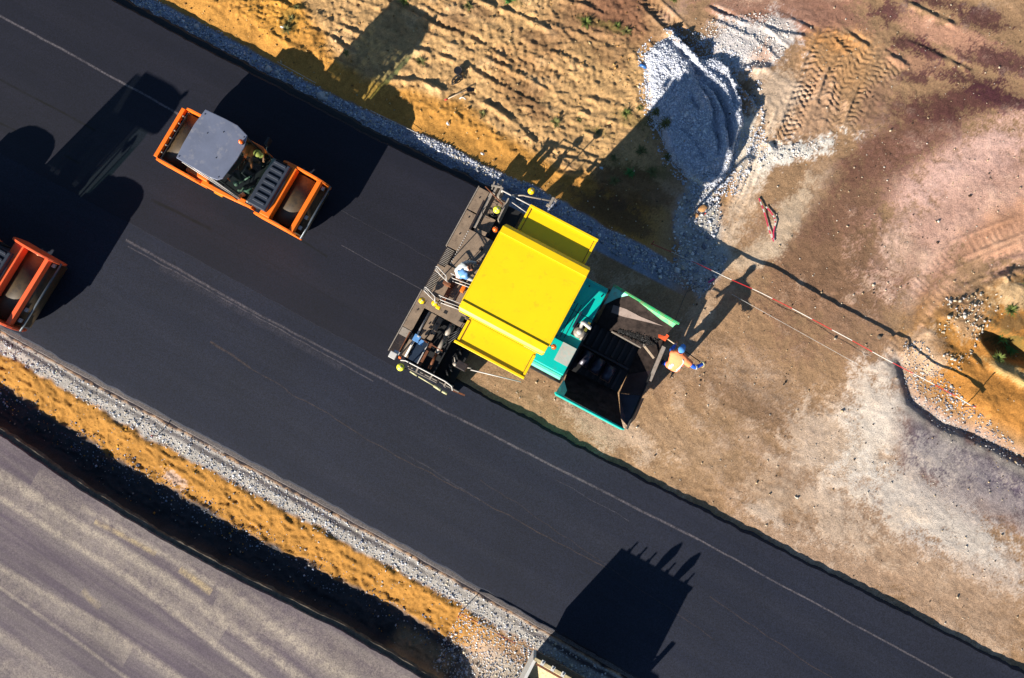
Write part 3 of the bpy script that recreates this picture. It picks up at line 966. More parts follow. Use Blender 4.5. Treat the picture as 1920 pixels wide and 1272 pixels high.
def slab(name, fU, fL, a0, a1, ztop, zbot, material, rag=0.05, seed=0, slope=0.12, n_cross=10, step=0.06, end=None):
    """strip between two edges that run along the road, with ragged sloping sides and real thickness"""
    aa = np.arange(a0, a1, step)
    if a0 < -30:
        aa = np.concatenate([np.linspace(a0, -22, 12), np.arange(-21.9, min(a1, 21), step)] + ([np.linspace(21.1, a1, 12)] if a1 > 21 else []))
    elif a1 > 30:
        aa = np.concatenate([np.arange(a0, 21, step), np.linspace(21.1, a1, 12)])
    rU = fbm(aa, aa * 0, 0.35, 4, seed + 40) * rag
    rL = fbm(aa, aa * 0, 0.35, 4, seed + 50) * rag
    r2U, r2L = fbm(aa, aa * 0, 0.2, 3, seed + 60) * rag, fbm(aa, aa * 0, 0.2, 3, seed + 70) * rag
    S0, S1 = fL(aa) + rL, fU(aa) + rU
    rows_s = [S0 - slope + r2L, S0] + [S0 + (S1 - S0) * k / n_cross for k in range(1, n_cross)] + [S1, S1 + slope + r2U]
    rows_z = [np.full(aa.shape, zbot)] + [np.full(aa.shape, ztop)] * (n_cross + 1) + [np.full(aa.shape, zbot)]
    S, Zz = np.array(rows_s), np.array(rows_z)
    A = np.broadcast_to(aa, S.shape)
    X, Y = XY(A, S)
    o = grid_mesh(name, X, Y, Zz, None, material, smooth=False)
    return structure(o)


A_SC = AS(*(P(985, 590)[:2]))[0] - 2.75        # where the mat ends under the screed
off = lambda f, d: (lambda a: f(a) + d)
slab('new_asphalt_lane', off(MAT_U, 0), off(MAT_R, -0.5), -200, A_SC, 0.115, -0.05, newm, 0.03, 1, slope=0.10)
slab('asphalt_lane', off(MAT_R, 0), off(MAT_N, 0), -200, 200, 0.11, -0.06, lanem, 0.05, 2, slope=0.13)
slab('lower_asphalt_layer', off(MAT_N, 0.05), off(MAT_N, -0.16), -200, 200, 0.035, -0.08, liftm, 0.02, 3, slope=0.05, n_cross=2)
slab('asphalt_base_edge', off(MAT_U, 0.24), off(MAT_U, -0.1), -200, A_SC, -0.02, -0.22, mat('bitumen edge', tg(24, 23, 27), .8, bump=.01), 0.06, 4, slope=0.10, n_cross=2)
slab('old_road', off(OLD_O, 0.0), lambda a: OLD_O(a) - 60, -200, 200, 0.02, -0.10, oldm, 0.03, 5, slope=0.04, n_cross=12)
slab('road_ledge', off(OLD_O, 0.17), off(OLD_O, -0.02), -200, AS(*P(900, 1300)[:2])[0], -0.055, -0.13, mat('pale sandy ledge', tg(112, 100, 84), .9, var=.4, scale=4, bump=.02, bscale=30, dirt=tg(60, 54, 54), dirt_amt=.5), 0.05, 6, slope=0.05, n_cross=2)

# ------------------------------------------------------------------ loose stones (nobody could count them)
def stones(name, cand, size, colors, seed, sink=0.3):
    rg = np.random.default_rng(seed)
    x, y = cand
    z = sample(x, y)
    nn = len(x)
    oc = np.array([[1, 0, 0], [-1, 0, 0], [0, 1, 0], [0, -1, 0], [0, 0, 1], [0, 0, -1]], float)
    fc = np.array([[0, 2, 4], [2, 1, 4], [1, 3, 4], [3, 0, 4], [2, 0, 5], [1, 2, 5], [3, 1, 5], [0, 3, 5]])
    sz = size * np.exp(rg.normal(0, .38, nn))
    V = oc[None] * (1 + rg.uniform(-.35, .35, (nn, 6, 1)))
    V = V * np.stack([np.ones(nn), rg.uniform(.6, 1, nn), rg.uniform(.45, .8, nn)], -1)[:, None, :]
    th = rg.uniform(0, 6.283, nn)
    ph = rg.uniform(-.6, .6, nn)
    c, s = np.cos(ph)[:, None], np.sin(ph)[:, None]
    X, Y, Zv = V[..., 0] * c - V[..., 2] * s, V[..., 1], V[..., 0] * s + V[..., 2] * c
    c, s = np.cos(th)[:, None], np.sin(th)[:, None]
    X, Y = X * c - Y * s, X * s + Y * c
    W = np.stack([X * sz[:, None] + x[:, None], Y * sz[:, None] + y[:, None], Zv * sz[:, None] + (z + sz * (0.5 - sink))[:, None]], -1).reshape(-1, 3)
    F = (fc[None] + (np.arange(nn) * 6)[:, None, None]).reshape(-1, 3)
    me = bpy.data.meshes.new(name)
    me.vertices.add(len(W))
    me.vertices.foreach_set('co', W.astype(np.float32).ravel())
    me.loops.add(F.size)
    me.loops.foreach_set('vertex_index', F.ravel().astype(np.int32))
    me.polygons.add(len(F))
    me.polygons.foreach_set('loop_start', np.arange(0, F.size, 3, dtype=np.int32))
    me.polygons.foreach_set('loop_total', np.full(len(F), 3, np.int32))
    colr = np.array([tg(*q) for q in colors])[rg.integers(0, len(colors), nn)] * rg.uniform(.7, 1.2, (nn, 1))
    at = me.color_attributes.new('soil', 'FLOAT_COLOR', 'POINT')
    c4 = np.ones((nn, 6, 4))
    c4[..., :3] = np.clip(colr, 0, .85)[:, None, :]
    at.data.foreach_set('color', c4.astype(np.float32).ravel())
    me.update()
    me.materials.append(soilm)
    o = bpy.data.objects.new(name, me)
    COL.objects.link(o)
    return structure(o, 'stuff')


def scatter(a0, a1, s0, s1, num, keep, seed):
    rg = np.random.default_rng(seed)
    a, s = rg.uniform(a0, a1, num), rg.uniform(s0, s1, num)
    x, y = XY(a, s)
    k = keep(a, s, x, y, rg.random(num))
    return x[k], y[k]


def pol(pts, z=0):
    W = [P(*p, z) for p in pts]

    def f(x, y):
        ins = np.zeros(x.shape, bool)
        for p, q in zip(W, W[1:] + W[:1]):
            if abs(q.y - p.y) > 1e-9:
                ins ^= ((p.y > y) != (q.y > y)) & (x < (q.x - p.x) * (y - p.y) / (q.y - p.y) + p.x)
        return ins
    return f


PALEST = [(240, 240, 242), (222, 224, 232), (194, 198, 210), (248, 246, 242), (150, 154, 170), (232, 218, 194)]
aU0 = AS(*P(180, -20)[:2])[0]
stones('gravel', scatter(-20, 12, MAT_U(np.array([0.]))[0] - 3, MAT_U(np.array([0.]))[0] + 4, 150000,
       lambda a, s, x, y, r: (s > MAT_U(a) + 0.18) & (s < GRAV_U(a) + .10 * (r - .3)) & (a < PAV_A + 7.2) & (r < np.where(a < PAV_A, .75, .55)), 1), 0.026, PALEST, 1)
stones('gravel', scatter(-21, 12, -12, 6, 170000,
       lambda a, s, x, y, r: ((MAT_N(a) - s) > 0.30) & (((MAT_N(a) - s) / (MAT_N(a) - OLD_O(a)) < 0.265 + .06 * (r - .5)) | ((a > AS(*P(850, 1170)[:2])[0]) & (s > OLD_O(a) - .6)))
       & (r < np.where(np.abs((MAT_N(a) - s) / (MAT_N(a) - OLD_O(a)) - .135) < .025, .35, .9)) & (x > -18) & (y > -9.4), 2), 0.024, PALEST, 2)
hpol = pol([(1208, 95), (1236, 70), (1268, 56), (1312, 100), (1345, 96), (1376, 120), (1392, 170), (1396, 220), (1386, 280), (1366, 345), (1320, 356), (1262, 305), (1234, 240), (1214, 190)], .25)
hpol2 = pol([(1196, 90), (1236, 52), (1280, 40), (1340, 76), (1390, 100), (1430, 150), (1436, 220), (1440, 290), (1390, 360), (1320, 380), (1245, 310), (1218, 240), (1198, 170)], .1)
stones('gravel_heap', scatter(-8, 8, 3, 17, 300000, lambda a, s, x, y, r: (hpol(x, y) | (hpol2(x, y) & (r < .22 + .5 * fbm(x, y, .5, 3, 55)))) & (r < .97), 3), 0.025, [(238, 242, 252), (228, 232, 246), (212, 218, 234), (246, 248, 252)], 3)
wpol = [pol([(1290, 70), (1340, 34), (1430, 24), (1490, 50), (1460, 120), (1400, 128), (1330, 110)]), pol([(1400, 290), (1480, 270), (1548, 262), (1530, 290), (1450, 304), (1400, 330)])]
stones('pale_chippings', scatter(-8, 12, 3, 17, 120000, lambda a, s, x, y, r: (wpol[0](x, y) | wpol[1](x, y)) & (r < .5), 4), 0.022, [(248, 240, 234), (236, 228, 222), (250, 246, 240)], 4)
gp = pol([(1262, 400), (1300, 330), (1345, 325), (1352, 400), (1342, 455), (1366, 480), (1352, 520), (1310, 560), (1262, 500)])
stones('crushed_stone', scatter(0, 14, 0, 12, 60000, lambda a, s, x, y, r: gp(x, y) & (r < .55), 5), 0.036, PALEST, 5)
bp1 = pol([(1750, 640), (1770, 560), (1850, 545), (1880, 560), (1850, 610), (1800, 690), (1780, 712)])
bp2 = pol([(1690, 640), (1730, 640), (1760, 700), (1800, 745), (1925, 850), (1925, 880), (1830, 826), (1760, 800), (1704, 752)])
stones('pale_pebbles', scatter(8, 20, 0, 14, 60000, lambda a, s, x, y, r: bp1(x, y) & (r < .20 + .5 * np.clip(fbm(x, y, .5, 2, 90), -.6, .5)), 6), 0.034, [(240, 230, 212), (226, 210, 184), (205, 196, 190), (190, 165, 130)], 6)
stones('gravel_verge', scatter(8, 22, 0, 14, 90000, lambda a, s, x, y, r: bp2(x, y) & (r < .55), 7), 0.026, [(200, 198, 200), (160, 160, 170), (226, 222, 216), (120, 120, 132)], 7)
stones('scattered_pebbles', scatter(-2, 24, -8, 18, 90000, lambda a, s, x, y, r: (s > MAT_R(a) + .3) & (x < 17) & (y < 15.2) & (y > -9.3) & (a > PAV_A + 1)
       & (r < 0.03 + 0.07 * np.clip(fbm(x, y, 1.8, 3, 77) + .2, 0, 1)), 8), 0.020, [(226, 206, 176), (210, 185, 150), (90, 72, 60), (236, 226, 210)], 8, sink=.1)
stones('soil_clods', scatter(-20, 8, 5, 20, 60000, lambda a, s, x, y, r: (s > GRAV_U(a) + .1) & (x < P(1210, 0).x) & (y < 15.2) & (x > -18)
       & (r < 0.05 + 0.14 * np.clip(fbm(x, y, .9, 3, 78), 0, 1)), 9), 0.026, [(216, 176, 112), (196, 150, 90), (226, 200, 150), (150, 112, 70)], 9, sink=.1)
stones('sand_clods', scatter(-21, 5, -12, 6, 60000, lambda a, s, x, y, r: (((MAT_N(a) - s) / (MAT_N(a) - OLD_O(a)) > .28) & ((MAT_N(a) - s) / (MAT_N(a) - OLD_O(a)) < .92))
       & (r < 0.10 + .5 * np.clip(fbm(x, y, 1.0, 3, 79) - .25, 0, 1)), 10), 0.024, [(222, 166, 70), (206, 196, 186), (190, 140, 60), (210, 206, 200)], 10, sink=.1)
stones('ditch_gravel', scatter(-21, 6, -12, 6, 90000, lambda a, s, x, y, r: (((MAT_N(a) - s) / (MAT_N(a) - OLD_O(a)) > .52) & ((MAT_N(a) - s) / (MAT_N(a) - OLD_O(a)) < .80)) & (r < .30 + .5 * fbm(x, y, 1.2, 3, 99)), 12), 0.024, [(150, 160, 185), (110, 116, 136), (200, 206, 220), (80, 80, 90)], 12, sink=.1)  # blue-grey stone colours carry the shade of the ditch
ep = pol([(1435, 690), (1490, 690), (1490, 730), (1430, 728)])
stones('spilt_asphalt_crumbs', scatter(6, 14, -4, 6, 9000, lambda a, s, x, y, r: ep(x, y) & (r < np.exp(-(((x - P(1465, 706).x) ** 2 + (y - P(1465, 706).y) ** 2) / .06))), 11), 0.022, [(24, 22, 24), (40, 34, 32)], 11, sink=.1)
# ------------------------------------------------------------------ the paver
O = P(985, 590, 0)
PV = thing('asphalt_paver', 'big yellow-roofed paver with teal hood and open hopper at the end of the mat', 'asphalt paver', (O.x, O.y, 0), ANG)


def pv(mb, name, m_, parent=None, smooth=False, bev=0.0):
    return mb.build(name, m_, parent or PV, smooth, bev)


def section(mb, prof, x0, x1, corner=0.0):
    """profile in (y, z), closed, extruded along x; corner pulls the ends in at the last point"""
    n_ = len(prof)
    va = [mb.bm.verts.new((x0 + (corner if i in (3, 4) else 0), y, z)) for i, (y, z) in enumerate(prof)]
    vb = [mb.bm.verts.new((x1 - (corner if i in (3, 4) else 0), y, z)) for i, (y, z) in enumerate(prof)]
    mb.bm.faces.new(va)
    mb.bm.faces.new(vb[::-1])
    for i in range(n_):
        j = (i + 1) % n_
        mb.bm.faces.new((va[j], va[i], vb[i], vb[j]))
    return mb


roof = pv(MB().box(-1.40, 1.22, -0.80, 1.33, 3.44, 3.50), 'roof_panel', yellow, bev=.01)
pv(section(MB(), [(1.33, 3.40), (1.33, 3.535), (1.54, 3.52), (1.63, 3.45), (1.65, 3.34), (1.60, 3.34)], -1.43, 1.25, .05), 'roof_side_strip', yellow, bev=.012)
pv(section(MB(), [(-0.80, 3.40), (-0.80, 3.535), (-1.00, 3.52), (-1.08, 3.45), (-1.10, 3.34), (-1.05, 3.34)], -1.43, 1.22, .05), 'roof_side_strip', yellow, bev=.012)
pv(MB().box(-1.44, -1.40, -0.80, 1.33, 3.36, 3.50), 'roof_end_rim', yellow, bev=.01)
pv(MB().box(1.22, 1.255, -0.80, 1.33, 3.36, 3.50), 'roof_end_rim', yellow, bev=.01)
for sgn, y0, y1 in ((1, 1.62, 2.47), (-1, -1.90, -1.10)):
    wg = pv(MB().box(-1.06, 1.02, y0, y1, 3.22, 3.25), 'roof_wing', yellow, bev=.006)
    yo0, yo1 = (y1 - .075, y1) if sgn > 0 else (y0, y0 + .075)
    pv(MB().box(-1.12 if sgn < 0 else -1.07, 1.05, yo0 - .002, yo1 + .002, 3.20, 3.30), 'wing_rim', yellow, wg, bev=.012)
    for xa in (-1.075, 0.965):
        pv(MB().box(xa, xa + .075, y0 + .08, y1 - .08, 3.21, 3.275), 'wing_rim', yellow, wg, bev=.01)
        pv(MB().box(xa + (.085 if xa < 0 else -.02), xa + (.10 if xa < 0 else -.005), y0 + .08, y1 - .08, 3.252, 3.260), 'wing_seam', rust, wg)
for x, y in ((-1.3, -.75), (-1.3, 1.3), (1.1, -.75), (1.1, 1.3)):
    pv(MB().tube([(x, y, 1.3), (x, y, 3.42)], .035), 'roof_post', black)
for x, y in ((-1.58, 1.36), (1.36, -.74)):
    bq = pv(MB().cyl((x, y, 3.30), (x, y, 3.38), .075, 14).bar((x, y, 3.3), (x - .25 * (1 if x > 0 else -1), y, 3.32), .03, .03), 'beacon_base', steeldk)
    pv(MB().ball((x, y, 3.44), .075, 1.0).cyl((x, y, 3.37), (x, y, 3.44), .072, 14), 'beacon_lens', beacon, bq, True)
for o_ in PV.children:
    if o_.name.startswith(('roof_panel', 'roof_side', 'roof_end', 'roof_wing', 'beacon_base')):
        o_.location = (.03, -.06, .35)
        o_.scale = (.984, .984, 1)
    elif o_.name.startswith('roof_post'):
        o_.scale = (1, 1, 1.09)
# machine body
pv(MB().box(-.3, .50, -.85, 1.30, 1.3, 3.3, .03), 'shade_block', black)  # unseen block added under the roof to close a lit gap in its shadow
for y_ in (-.76, 1.31):
    pv(MB().box(-1.28, 1.08, y_ - .006, y_ + .006, 1.34, 3.70), 'shade_curtain', dglass)  # dark panes added between the posts so the roof casts a solid shadow
pv(MB().box(-1.306, -1.294, -.74, 1.29, 2.2, 3.70), 'shade_pane', dglass)  # rear pane, added for the same solid shadow
pv(MB().box(-1.45, 1.0, -1.05, 1.45, .55, 1.30, .03), 'operator_platform', steeldk)
pv(MB().box(-1.2, -.6, -.6, -.1, 1.3, 1.75, .05).box(-1.3, -1.15, -.6, -.1, 1.5, 2.2, .04), 'seat', black)
pv(MB().box(-1.2, -.6, .8, 1.3, 1.3, 1.75, .05).box(-1.3, -1.15, .8, 1.3, 1.5, 2.2, .04), 'seat', black)
pv(MB().box(.1, .5, -.8, 1.3, 1.3, 2.0, .04), 'control_console', black)
hood = pv(MB().box(.55, 1.94, -.39, 1.55, .8, 1.98), 'hood', teal, bev=.02)
pv(MB().box(.55, 1.94, -1.25, -.394, .8, 2.10), 'hood_cover', teal, bev=.02)
pv(MB().box(1.50, 1.93, -.98, -.40, 2.10, 2.108), 'worn_panel', tealpale)
pv(MB().box(.3, 1.92, -1.36, -1.252, .9, 1.82), 'side_cover', tealedge, bev=.02)  # lighter teal puts the sunlight on this side into the colour
pv(MB().box(.3, 1.92, 1.552, 1.62, .9, 1.80), 'side_cover', teal, bev=.02)
for i, x in enumerate((1.24, 1.33, 1.45)):
    pv(MB().box(x, x + .022, -.33 + .02 * i, .80, 1.981, 1.988), 'hood_seam', navy, hood)
pv(MB().box(1.20, 1.94, .552, .566, 1.981, 1.987), 'hood_seam', navy, hood)
pv(MB().box(1.22, 1.26, -.3, .75, 1.98, 2.03), 'hood_grip', teal, hood)
pv(MB().box(1.52, 1.58, .10, .6, 1.99, 2.24), 'hood_latch', navy, hood)
for x, y in ((1.85, 1.30), (1.4, 1.4), (1.86, -.46)):
    pv(MB().cyl((x, y, 1.98), (x, y, 2.02), .022, 8), 'bolt', steeldk, hood)
pv(MB().box(1.57, 1.942, -.09, .30, 1.984, 1.990), 'exhaust_recess', blackd)
ex = pv(MB().tube([(1.77, .06, 1.98), (1.77, .06, 2.16), (1.77, .06, 2.20)], [.165, .165, .13], 20), 'exhaust_muffler', steellt, None, True)
pv(MB().ball((1.77, .06, 2.19), .085, .6), 'muffler_cap', rail, ex, True)
pv(MB().tube([(1.89, -.12, 2.05), (1.93, .14, 2.09)], .035, 8), 'pipe_clamp', steellt, ex, True)
pv(MB().tube([(1.745, .22, 2.0), (1.735, .19, 3.3), (1.735, .18, 3.50), (1.75, .17, 3.58), (1.80, .165, 3.62), (1.97, .13, 3.62), (2.01, .13, 3.62)], .052, 12), 'exhaust_pipe', rail, ex, True)
pv(MB().box(1.86, 1.94, .16, .42, 1.98, 2.35), 'pipe_guard', olive, ex)
for ys in (-1.42, 1.30):
    tr = pv(MB().tube([(-1.2, ys + .15, .36), (1.7, ys + .15, .36)], .1, 8), 'track_frame', steeldk)
    prof = [(-1.3, .02), (1.75, .02), (1.98, .2), (1.98, .5), (1.75, .70), (-1.3, .70), (-1.52, .5), (-1.52, .2)]
    mb = MB()
    va = [mb.bm.verts.new((x, ys, z)) for x, z in prof]
    vb = [mb.bm.verts.new((x, ys + .3, z)) for x, z in prof]
    mb.bm.faces.new(va)
    mb.bm.faces.new(vb[::-1])
    for i in range(8):
        mb.bm.faces.new((va[i], va[(i + 1) % 8], vb[(i + 1) % 8], vb[i]))
    pv(mb, 'crawler_track', rubber, tr)
    for k in range(12):
        pv(MB().box(-1.28 + k * .26, -1.16 + k * .26, ys - .01, ys + .31, .70, .725), 'track_pad', steeldk, tr)
# hopper
def quads(mb, pts, th=.03):
    vs = [mb.bm.verts.new(p) for p in pts]
    f = mb.bm.faces.new(vs)
    r = bmesh.ops.extrude_face_region(mb.bm, geom=[f])
    for v in r['geom']:
        if isinstance(v, bmesh.types.BMVert):
            v.co.z -= th
    return mb


def LPV(px, py, zf):
    """local paver point seen at a pixel, on the surface z = zf(y)"""
    z = 1.0
    for _ in range(12):
        p = to_local(P(px, py, z), O, ANG)
        z = zf(p.y)
    return (p.x, p.y, z)


def to_local(p, o_, az):
    dx, dy = p.x - o_.x, p.y - o_.y
    return Vector((dx * math.cos(az) + dy * math.sin(az), -dx * math.sin(az) + dy * math.cos(az), p.z))


slope = lambda y: .60 + (y - .72) * .80
steep = lambda y: min(slope(y), 2.0)
up_ = lambda pts, dz=0.0: [tuple(Vector(LPV(px, py, slope)) + Vector((0, 0, dz))) for px, py in pts]
hl = pv(quads(MB(), [(2.03, 1.80, 1.46), (4.16, 1.70, 1.38), (4.08, 1.30, 1.06), (2.08, 1.30, 1.06)]), 'hopper_wing', hopm)
pv(quads(MB(), [(2.08, 1.30, 1.06), (4.08, 1.30, 1.06), (3.66, .72, .60), (2.10, .72, .60)]), 'hopper_slope', hopm)
pv(quads(MB(), up_([(1150, 572), (1174, 580), (1200, 594), (1244, 612), (1216, 605), (1168, 594), (1146, 586)][::-1], .012), .01), 'wing_sunlit_strip', hoplit, hl)  # pale strip paints the sunlit part of the wing
pv(MB().bar((2.00, 1.84, 1.50), (4.24, 1.74, 1.42), .06, .09).bar((2.02, 1.87, 1.05), (4.20, 1.76, 1.0), .05, .8), 'wing_edge', green, hl, bev=.01)
pv(quads(MB(), [(2.9, 1.76, 1.45), (4.16, 1.70, 1.40), (4.13, 1.58, 1.30), (3.7, 1.62, 1.33)], .008), 'wing_paint', green, hl)
pv(quads(MB(), [(2.01, 1.83, 1.50), (2.55, 1.80, 1.49), (2.30, 1.60, 1.34), (2.02, 1.25, 1.08)], .02), 'wing_gusset', tealedge, hl)
hr = pv(quads(MB(), [(2.08, -1.52, 1.30), (4.02, -1.52, 1.36), (3.64, -.84, .62), (2.0, -.92, .60)]), 'hopper_slope', hopm)
hr2 = pv(quads(MB(), [(2.0, -1.74, 1.56), (4.20, -1.74, 1.50), (4.02, -1.52, 1.36), (2.08, -1.52, 1.30)]), 'hopper_wing', hopm)
pv(MB().bar((1.96, -1.78, 1.60), (4.24, -1.77, 1.54), .06, .08).bar((2.0, -1.80, 1.2), (4.2, -1.79, 1.2), .04, .9), 'wing_edge', teal, hr2, bev=.01)
pv(quads(MB(), [(1.99, -1.76, 1.62), (2.25, -1.76, 1.62), (2.25, -1.55, 1.42), (2.02, -1.30, 1.30)], .02), 'wing_gusset', tealedge, hr2)
pv(MB().box(1.944, 2.0, -1.30, 1.60, .45, 1.95), 'hopper_back_wall', blackd)
fl = pv(MB().box(1.95, 3.66, -.90, .76, .30, .42), 'hopper_floor', blackd)
pv(MB().box(1.95, 3.60, -.10, -.04, .42, .66), 'conveyor_divider', steeldk, fl)
for y0, y1 in ((-.82, -.16), (.02, .70)):
    for k in range(7):
        x = 2.08 + k * .22
        pv(MB().box(x, x + .07, y0, y1, .42, .47), 'conveyor_slat', steeldk, fl)
for k, (x, y) in enumerate(((2.30, -.42), (2.72, -.46), (3.12, -.50))):
    pv(MB().tube([(x - .02, y - .22, .72), (x + .0, y + .26, .72)], .17, 14), 'conveyor_guard', mat('guard steel', tg(58, 56, 70), .35, metal=.4, var=.3), fl, True)
for nm, q, mm in (('apron_plate', [(3.60, .62, .56), (4.12, 1.40, .96), (4.20, .20, .80), (3.66, -.22, .52)], hopm),
                  ('apron_plate', [(3.66, -.22, .52), (4.20, .20, .80), (4.27, -.60, .80), (3.70, -.84, .54)], mat('oily steel', tg(72, 60, 64), .3, metal=.5, var=.4, scale=3)),
                  ('apron_plate', [(3.70, -.84, .54), (4.27, -.62, .80), (4.30, -1.62, 1.20), (4.02, -1.52, 1.30)], mat('blue steel', tg(70, 76, 92), .35, metal=.5, var=.3, scale=3))):
    pv(quads(MB(), q, .03), nm, mm)
pv(MB().tube([(4.08, 1.5, .98), (4.22, .3, .86), (4.30, -.7, .88), (4.33, -1.70, 1.25)], .035, 8), 'apron_hinge', blackd, None, True)
pv(quads(MB(), [(4.14, 1.0, .98), (4.26, 1.0, .96), (4.36, -.10, .86), (4.25, -.10, .88)], .04), 'rubber_flap', steellt)
pv(quads(MB(), [(4.28, -.72, .92), (4.42, -.62, .70), (4.46, -1.3, .80), (4.33, -1.62, 1.20)], .03), 'rubber_flap', mat('blue steel', tg(70, 76, 92)))
pv(MB().box(4.0, 4.3, -1.0, 1.0, .2, .55, .03), 'push_roller_beam', steeldk)
pv(MB().bar((3.62, .66, .84), (2.62, .70, .66), .035, .035), 'slope_strip', steellt)
mb = MB()
rg = random.Random(5)
for i in range(560):
    u_, v_ = rg.random(), rg.gauss(.5, .2)
    x, y = 2.78 + u_ * 1.2, .76 + v_ * .34 * (.4 + .9 * u_)
    z = slope(y) + .02
    r_ = rg.uniform(.012, .032)
    if .74 < y < 1.2:
        q = bmesh.ops.create_icosphere(mb.bm, subdivisions=0 + 1, radius=r_) if i % 9 == 0 else bmesh.ops.create_cone(mb.bm, cap_ends=True, segments=4, radius1=r_, radius2=r_ * .3, depth=r_ * 1.4)
        for v in q['verts']:
            v.co += Vector((x, y, z))
structure(pv(mb, 'asphalt_residue', blackd), 'stuff')

# screed
base_ = pv(MB().box(-3.02, -1.60, -2.98, 2.75, .13, .36), 'screed_body', blackd)
def plate(x0, x1, y0, y1, z, nm='deck_plate', m_=steel, th=.03):
    return pv(MB().box(x0, x1, y0, y1, z - th, z, .004), nm, m_)
plate(-3.14, -2.76, 2.03, 2.80, .60)
plate(-3.14, -2.76, .70, 1.98, .60)
plate(-3.15, -2.80, -2.15, -.88, .60)
plate(-3.15, -2.79, -2.42, -2.17, .60, m_=steellt)
plate(-3.15, -2.79, -2.70, -2.43, .60, m_=steeldk)
plate(-3.15, -2.79, -3.03, -2.71, .60, m_=steeldk)
pv(MB().box(-3.16, -3.13, -3.03, -.88, .35, .62), 'rear_edge', steellt)
pv(MB().box(-3.16, -3.13, .68, 2.82, .35, .62), 'rear_edge', steellt)
pv(MB().bar((-2.74, 2.45, .80), (-2.70, 1.44, .80), .06, .08), 'pivot_bar', steeldk)
pv(quads(MB(), [(-2.72, .18, .80), (-1.60, .18, .98), (-1.60, 1.44, .98), (-2.72, 1.44, .80)], .03), 'walkway_plate', steel)
pv(MB().box(-2.14, -2.03, 1.0, 1.07, .90, .935), 'plate_slot', blackd)
for k in range(15):
    pv(MB().box(-2.735, -2.70, .22 + k * .08, .25 + k * .08, .80, .815), 'anti_slip_stud', rail)
for gy0, gy1, nb in ((.08, .66, 11), (-.84, -.22, 12)):
    g_ = pv(MB().box(-3.12, -3.09, gy0, gy1, .56, .60).box(-2.84, -2.81, gy0, gy1, .56, .60), 'step_grating', steeldk)
    for k in range(nb):
        y = gy0 + (k + .5) * (gy1 - gy0) / nb
        pv(MB().box(-3.09, -2.84, y - .010, y + .010, .57, .60), 'grating_bar', steellt, g_)
plate(-3.1, -2.72, -.20, .06, .62, m_=steel)
plate(-2.80, -1.42, -.86, .15, .86, 'operator_deck')
plate(-2.78, -1.36, -1.36, -.90, .92, 'operator_deck')
pv(MB().box(-2.40, -2.28, -1.0, .1, .86, .92), 'deck_beam', rust)
pv(MB().box(-2.10, -2.04, -.8, .12, .86, .91), 'deck_beam', steeldk)
pv(MB().box(-2.16, -2.05, -1.22, -1.12, .92, .926).box(-1.62, -1.50, -1.22, -1.05, .92, .926), 'plate_slot', blackd)
pv(MB().tube([(-2.58, -2.95, .68), (-2.58, -1.40, .68)], .035), 'screed_tube', rail, None, True)
pv(MB().box(-2.52, -2.30, -2.20, -1.38, .62, .66), 'screed_plate', steel)
pv(MB().box(-2.26, -2.10, -2.15, -1.38, .66, .72), 'screed_beam', steel)
pv(MB().box(-2.12, -2.02, -2.98, -2.2, .64, .70), 'screed_beam', rust)
pv(MB().tube([(-1.79, -1.40, .62), (-1.79, -1.80, .62)], .085, 12), 'extension_cylinder', steellt, None, True)
pv(MB().tube([(-1.79, -1.80, .62), (-1.79, -2.40, .62)], .062, 12), 'extension_cylinder', steellt, None, True)
pv(MB().tube([(-1.78, -2.40, .62), (-1.76, -2.92, .62)], .05, 8), 'extension_rod', rust, None, True)
pv(MB().prism([(-2.74, -2.95), (-2.50, -2.95), (-2.66, -2.30), (-2.74, -2.2)], .55, .64), 'screed_wedge', steel)
pv(MB().prism([(-2.50, -2.96), (-2.16, -2.96), (-2.20, -2.25), (-2.55, -2.25)], .5, .56), 'blue_side_plate', navy)
pv(MB().bar((-2.14, -2.96, .72), (-2.14, -2.22, .74), .03, .04), 'side_rail', rail)
pv(MB().bar((-2.50, -2.24, .88), (-1.62, -2.26, .90), .035, .04), 'cross_bar', rust)
pv(MB().bar((-2.82, -2.95, .66), (-2.82, -2.2, .66), .03, .08), 'rust_strip', rust)
pv(MB().box(-1.58, -.95, -2.98, -1.10, .06, .22), 'auger_channel', blackd)  # black box paints in the deep shade around the auger
pv(MB().tube([(-1.25, -2.9, .34), (-1.25, -1.1, .34)], .05, 10), 'auger_shaft', blackd, None, True)
for k in range(9):
    pv(MB().cyl((-1.25, -2.8 + k * .2, .34), (-1.22, -2.77 + k * .2, .34), .16, 14), 'auger_flight', blackd)
pv(MB().box(-1.60, -1.56, -2.98, -1.38, .22, .60), 'deflector_plate', blackd)
pv(MB().box(-1.52, -1.30, -1.20, -1.08, .5, .92), 'hydraulic_block', steeldk)
for k in range(4):
    pv(MB().tube([(-1.45 + k * .06, -1.1, .9), (-1.5 + k * .05, -1.5, .95), (-1.7, -1.7 - k * .15, .7)], .014, 6), 'hydraulic_hose', black, None, True)
for x, y, r_ in ((-2.2, -1.60, .03), (-2.2, -1.95, .03), (-2.42, -1.7, .025), (-2.44, -2.0, .025), (-2.95, 1.2, .02), (-2.95, 1.8, .02), (-2.95, 2.5, .02), (-2.3, .5, .02), (-1.9, .8, .02), (-2.96, -1.5, .02)):
    pv(MB().cyl((x, y, .55), (x, y, .745 if y < -1.55 and x > -2.3 else .69 if x > -2.5 and y < 0 else 1.0 if x > -2.5 else .625), r_, 8), 'bolt', steeldk)
